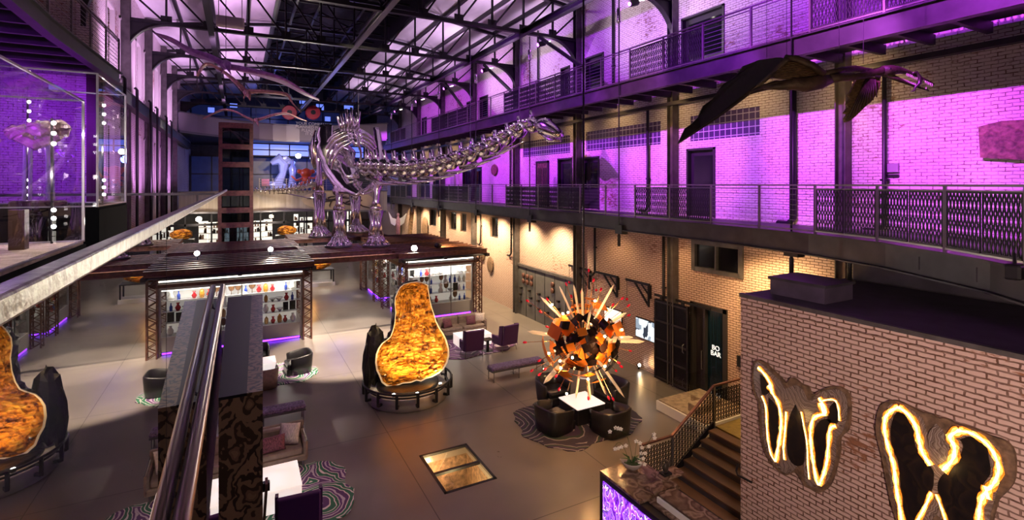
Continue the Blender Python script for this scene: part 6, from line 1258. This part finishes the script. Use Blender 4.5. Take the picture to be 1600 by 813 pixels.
for stem, fl_ in (([(985, 728), (975, 700), (966, 692), (958, 702)], [(961, 702), (966, 701), (971, 699), (978, 697)]), ([(988, 728), (985, 700), (975, 676), (950, 672)], [(953, 675), (962, 669), (966, 670), (970, 671)]), ([(990, 730), (993, 705), (995, 690)], [(994, 690), (1000, 693), (1003, 700), (1014, 698), (1002, 709), (1008, 709), (998, 718), (1005, 717), (1000, 725), (1007, 726)]), ([(992, 728), (1008, 700), (1022, 676)], [(1022, 679), (1023, 685)])):
    MB().tube(smooth_path([lp(x, y) for x, y in stem], 4), .004, 5).build('stem', 'leaf_green', t)
    for x, y in fl_: flower(lp(x, y, random.uniform(-.06, .06)), .036)
t = thing('statuette', 'small dark winged statuette on a black base on the desk', 'statuette', (7.5, 7.75, 1.26)); t.location = (7.45, 7.5, 1.26)
MB().rbox((0, 0, .02), (.2, .16, .04), .005).build('base', 'curio_black', t); MB().ball((0, 0, .13), (.07, .05, .1)).ball((.01, 0, .25), .035).tube([(-.04, 0, .12), (-.1, .02, .2), (-.04, .04, .33)], [.03, .035, .01], 6, flat=.4).tube([(.04, 0, .12), (.12, .02, .18), (.16, .04, .26)], [.03, .035, .01], 6, flat=.4).build('figure', 'statue_dark', t, True)
area('desk_glow', (6.45, 6.0, .5), (4, 6, .2), 25, PURPLE, .7, 4.5)

# ================================================================ NEAR GALLERY: DECK, GLASS RAIL, PIER, CASES
struct(MB().slab([(-7.6, -1, D2 - .25), (-.21, -1, D2 - .25), (-.21, 8.5, D2 - .25), (-.5, 10.2, D2 - .25), (-7.6, 10.2, D2 - .25)], (0, 0, .25)).build('floor_gallery', 'deck_dark'))
t = thing('glass_balustrade', 'tall reflecting glass balustrade with a wide brushed metal cap rail', 'balustrade', (-.155, 0, 0))
for y0, y1 in ((-.9, 1.49), (1.5, 3.52), (3.53, 8.5)): MB().span(-.012, 0, y0, y1, D2 - .9, 6.905).build('pane', 'coated_glass', t)
MB().rbox((0, 3.8, 6.912), (.022, 9.4, .022), .003).build('cap_rail', 'brushed_steel', t); MB().span(-.05, -.012, -.9, 8.5, D2 - .3, D2 - .0).build('shoe', 'grey_steel', t)
t = thing('handrail', 'dark bronze handrail running down beside the glass balustrade', 'handrail', (0, 0, 0)); MB().tube([(-.131, .7, 6.13), (-.130, 1.57, 6.13), (-.118, 5.0, 6.13), (-.118, 5.04, 6.1)], .023, 10).build('rail', 'bronze_rail', t, True)
for y in (1.0, 2.7, 4.5): MB().tube([(-.13, y, 6.11), (-.135, y, 6.06), (-.155, y, 6.05)], .008, 6).build('rail_bracket', 'grey_steel', t)
t = thing('stone_pier', 'pier clad in mottled brown petrified wood with a dark flat top', 'pier', (0, 0, 0))
MB().slab([(-.12, 4.0, 0), (.15, 4.0, 0), (.28, 7.5, 0), (-.12, 7.5, 0)], (0, 0, 5.53)).build('stone_cladding', 'petrified_wood', t); MB().slab([(-.12, 4.0, 5.53), (.05, 4.0, 5.53), (.15, 7.5, 5.53), (-.12, 7.5, 5.53)], (0, 0, .02)).build('cap', 'black_steel', t)
MB().slab([(.05, 4.0, 5.53), (.15, 4.0, 5.53), (.28, 7.5, 5.53), (.15, 7.5, 5.53)], (0, 0, .018)).build('coping_strip', 'petrified_wood', t)
t = thing('railing', 'dark low rail crossing the far end of the glass case gallery', 'railing', (-2.5, 9.9, 0)); MB().bar((-1.8, 0, 6.84), (2.15, 0, 6.84), .05, .04).build('top_rail', 'rail_steel', t)
for x in (-1.7, -.9, 0, .9, 1.9): MB().bar((x, 0, D2), (x, 0, 6.84), .03).build('post', 'rail_steel', t)
def glass_case(label, x0, x1, y0, y1, zb, z0, z1):
    t = thing('glass_case', label, 'display case', ((x0 + x1) / 2, (y0 + y1) / 2, 0)); a, b = (x1 - x0) / 2, (y1 - y0) / 2
    MB().span(-a - .02, a + .02, -b - .02, b + .02, zb, z0 - .03).build('plinth', 'matte_black', t); MB().span(-a, a, -b, b, z0 - .03, z0).build('bed', 'sand' if zb + 1 > z0 and z0 < 6.5 else 'matte_black', t)
    for c in ((-a, a, -b, -b + .012), (-a, a, b - .012, b), (-a, -a + .012, -b, b), (a - .012, a, -b, b)): MB().span(*c, z0, z1).build('pane', 'case_glass', t)
    MB().span(-a, a, -b, b, z1, z1 + .012).build('lid', 'case_glass', t)
    mb = MB()
    for x in (-a, a):
        for y in (-b, b): mb.span(x - .012, x + .012, y - .012, y + .012, z0, z1)
    for z in (z0 + .01, z1): mb.bar((-a, -b, z), (a, -b, z), .018).bar((-a, b, z), (a, b, z), .018).bar((-a, -b, z), (-a, b, z), .018).bar((a, -b, z), (a, b, z), .018)
    mb.build('edge_trim', 'acrylic', t); return t
glass_case('nearest tall glass case with fossil and sand on the gallery', -3.3, -1.53, 2.9, 7.3, D2, 6.36, 7.93)
glass_case('second tall glass case behind the nearest on the gallery', -3.0, -1.53, 7.95, 9.7, D2, 6.72, 8.36)
def rope_fossil(label, x, y, z, s, h):
    t = thing('fossil_specimen', label, 'fossil', (x, y, z)); random.seed(int(x * 100) % 97); mb = MB()
    for i in range(5): a = 2 * PI * i / 5; mb.ball((.3 * s * math.cos(a), .26 * s * math.sin(a), h + random.uniform(-.06, .08)), (.17 * s, .16 * s, .13 * s), 9, 6, .3)
    mb.tube([(-.3 * s, -.1, h - .05), (0, -.2 * s, h - .22 * s), (.3 * s, -.1, h - .05)], [.07 * s, .1 * s, .07 * s], 8).build('shell_cluster', 'quartz_fossil', t)
    for i in range(4): a = PI / 4 + i * PI / 2; MB().tube([(.22 * s * math.cos(a), .2 * s * math.sin(a), .06), (.2 * s * math.cos(a), .18 * s * math.sin(a), h - .05)], .022, 8).build('stand_rod', 'acrylic', t)
    MB().lathe([(.38 * s, 0), (.38 * s, .05), (.34 * s, .07)], 20).build('stand_base', 'bronze_rail', t); return t
rope_fossil('crystal clad fossil cluster raised on clear rods in nearest case', -2.25, 6.1, 6.36, .8, 1.08)
rope_fossil('second crystal clad fossil cluster inside the nearest glass case', -2.4, 4.4, 6.36, .7, .95)
rope_fossil('crystal fossil cluster on clear rods in the second glass case', -2.3, 8.8, 6.72, .75, .95)
tag(MB().rbox((-1.95, 5.0, 6.44), (.5, .9, .14), .06).build('sandstone_slab', 'sand'), 'pale sandy rock slab lying in the nearest glass case', 'rock'); tag(MB().bar((-1.9, 6.7, 6.36), (-1.9, 6.7, 6.75), .12).build('wooden_post', 'wood_plank'), 'short wooden post standing in the nearest glass case', 'post')
for i, (x, y, z0, z1) in enumerate(((-1.75, 7.1, 6.5, 7.7), (-1.75, 9.4, 6.8, 8.2), (-2.9, 7.0, 6.5, 7.7), (-2.6, 9.5, 6.8, 8.2), (-1.72, 3.6, 6.5, 7.8))):  # made-up posts; their bright beads stand in for reflected lights
    t = thing('glint_post', 'added slim post of tiny bright beads for reflected lights, %s' % ['at near case corner', 'at second case corner', 'deep in near case', 'deep in second case', 'nearest the viewer'][i], 'glint post', (x, y, 0), group='glint posts in the glass cases'); MB().bar((0, 0, z0 - .13), (0, 0, z1), .02).build('post', 'black_steel', t)
    for j in range(6): z = lerp(z0 + .05, z1 - .05, [0, .08, .16, .8, .9, 1][j]); MB().ball((.02, -.02, z), .022, 6, 4).build('lamp', 'lamp_lens', t, True)  # glowing beads imitate reflections in the case glass
    l = point('glint_fill', (x, y - .08, (z0 + z1) / 2), 9, (1, .85, .75), .03)  # point light added along with each made-up post
point('case_purple', (-2.6, 8.0, 7.6), 35, PURPLE, .15); spot('gallery_purple', (-4.6, 9, 9.6), (-7.6, 13, 7.5), 1000, PURPLE, 120, .8, .2); spot('gallery_purple', (-4.6, 16, 9.4), (-6.5, 20, 8), 900, PURPLE, 100, .8, .2); spot('case_lamp', (-2.2, 5.5, 9.9), (-2.2, 5.8, 6.4), 90, (1, .8, .65), 60, .8, .08); point('case_spark', (-1.9, 5.4, 7.7), 22, (1, .85, .8), .03); point('case_spark', (-1.8, 8.6, 8.15), 18, (1, .85, .8), .03)
tag(MB().span(-4.0, -3.75, 19.4, 20.15, 5.9, 10.2).build('timber_upright', 'red_dark'), 'dark red upright board at the end of the glass case gallery', 'panel')
# purple wash for the windowed wall
for y in (21.5, 27.2, 33, 38.5):
    spot('side_wall_wash', (-1.8, y, 6.2), (-4, y + 1.2, 8.2), 650, (.75, .3, .9), 80, .8, .1); spot('side_wall_upper', (-1.4, y, 10.4), (-4, y + 1.6, 12.6), 850, (.8, .45, .9), 90, .8, .1)
# ================================================================ SUB-PARTS: pieces carried by a part hang under that part
def base(o): return o.name.split('.')[0]
NEST = {'chandelier': (('rod', 'red_tip'), ('bulb_arm', 'bulb')), 'floodlight': (('housing', 'lens'),), 'stage_light': (('lamp_body', 'lens'), ('lamp_body', 'lit_tube')), 'pedestal_lamp': (('lamp_body', 'lens'),),
        'dinosaur_skeleton': (('skull', 'lower_jaw'),), 'television': (('bezel', 'screen'),), 'framed_door_relic': (('panel', 'inset_panel'),), 'sliding_door': (('door_leaf', 'handle'), ('door_leaf', 'rivet_strip')),
        'reception_desk': (('body', 'amethyst_front'),), 'wingback_chair': (('backrest', 'wing'),), 'tie_rod': (('rod', 'rod_sleeve'),), 'red_drum': (('drum_shell', 'hub'),), 'glint_post': (('post', 'lamp'),),
        'switch_panel': (('board', 'dial'), ('board', 'panel_seam')), 'wall_bracket': (('chain', 'pulley'),), 'geode_pedestal': (('drum', 'top_plate'),), 'air_vent': (('body', 'louvre'),), 'door_': (('door_leaf', 'vision_panel'), ('door_leaf', 'door_handle'))}
for o in [x for x in COL.objects if x.parent is None and x.type == 'EMPTY']:
    key = 'door_' if o.name.startswith('door_') else base(o)
    for pn, cn in NEST.get(key, ()):
        ps = [c for c in o.children if base(c) == pn]; cs = [c for c in o.children if base(c) == cn]
        if not ps: continue
        ps.sort(key=lambda c: c.name); cs.sort(key=lambda c: c.name)
        for i, c in enumerate(cs):
            p = ps[i] if len(ps) == len(cs) else ps[min(i * len(ps) // max(1, len(cs)), len(ps) - 1)]
            if p.location.length < 1e-6: c.parent = p
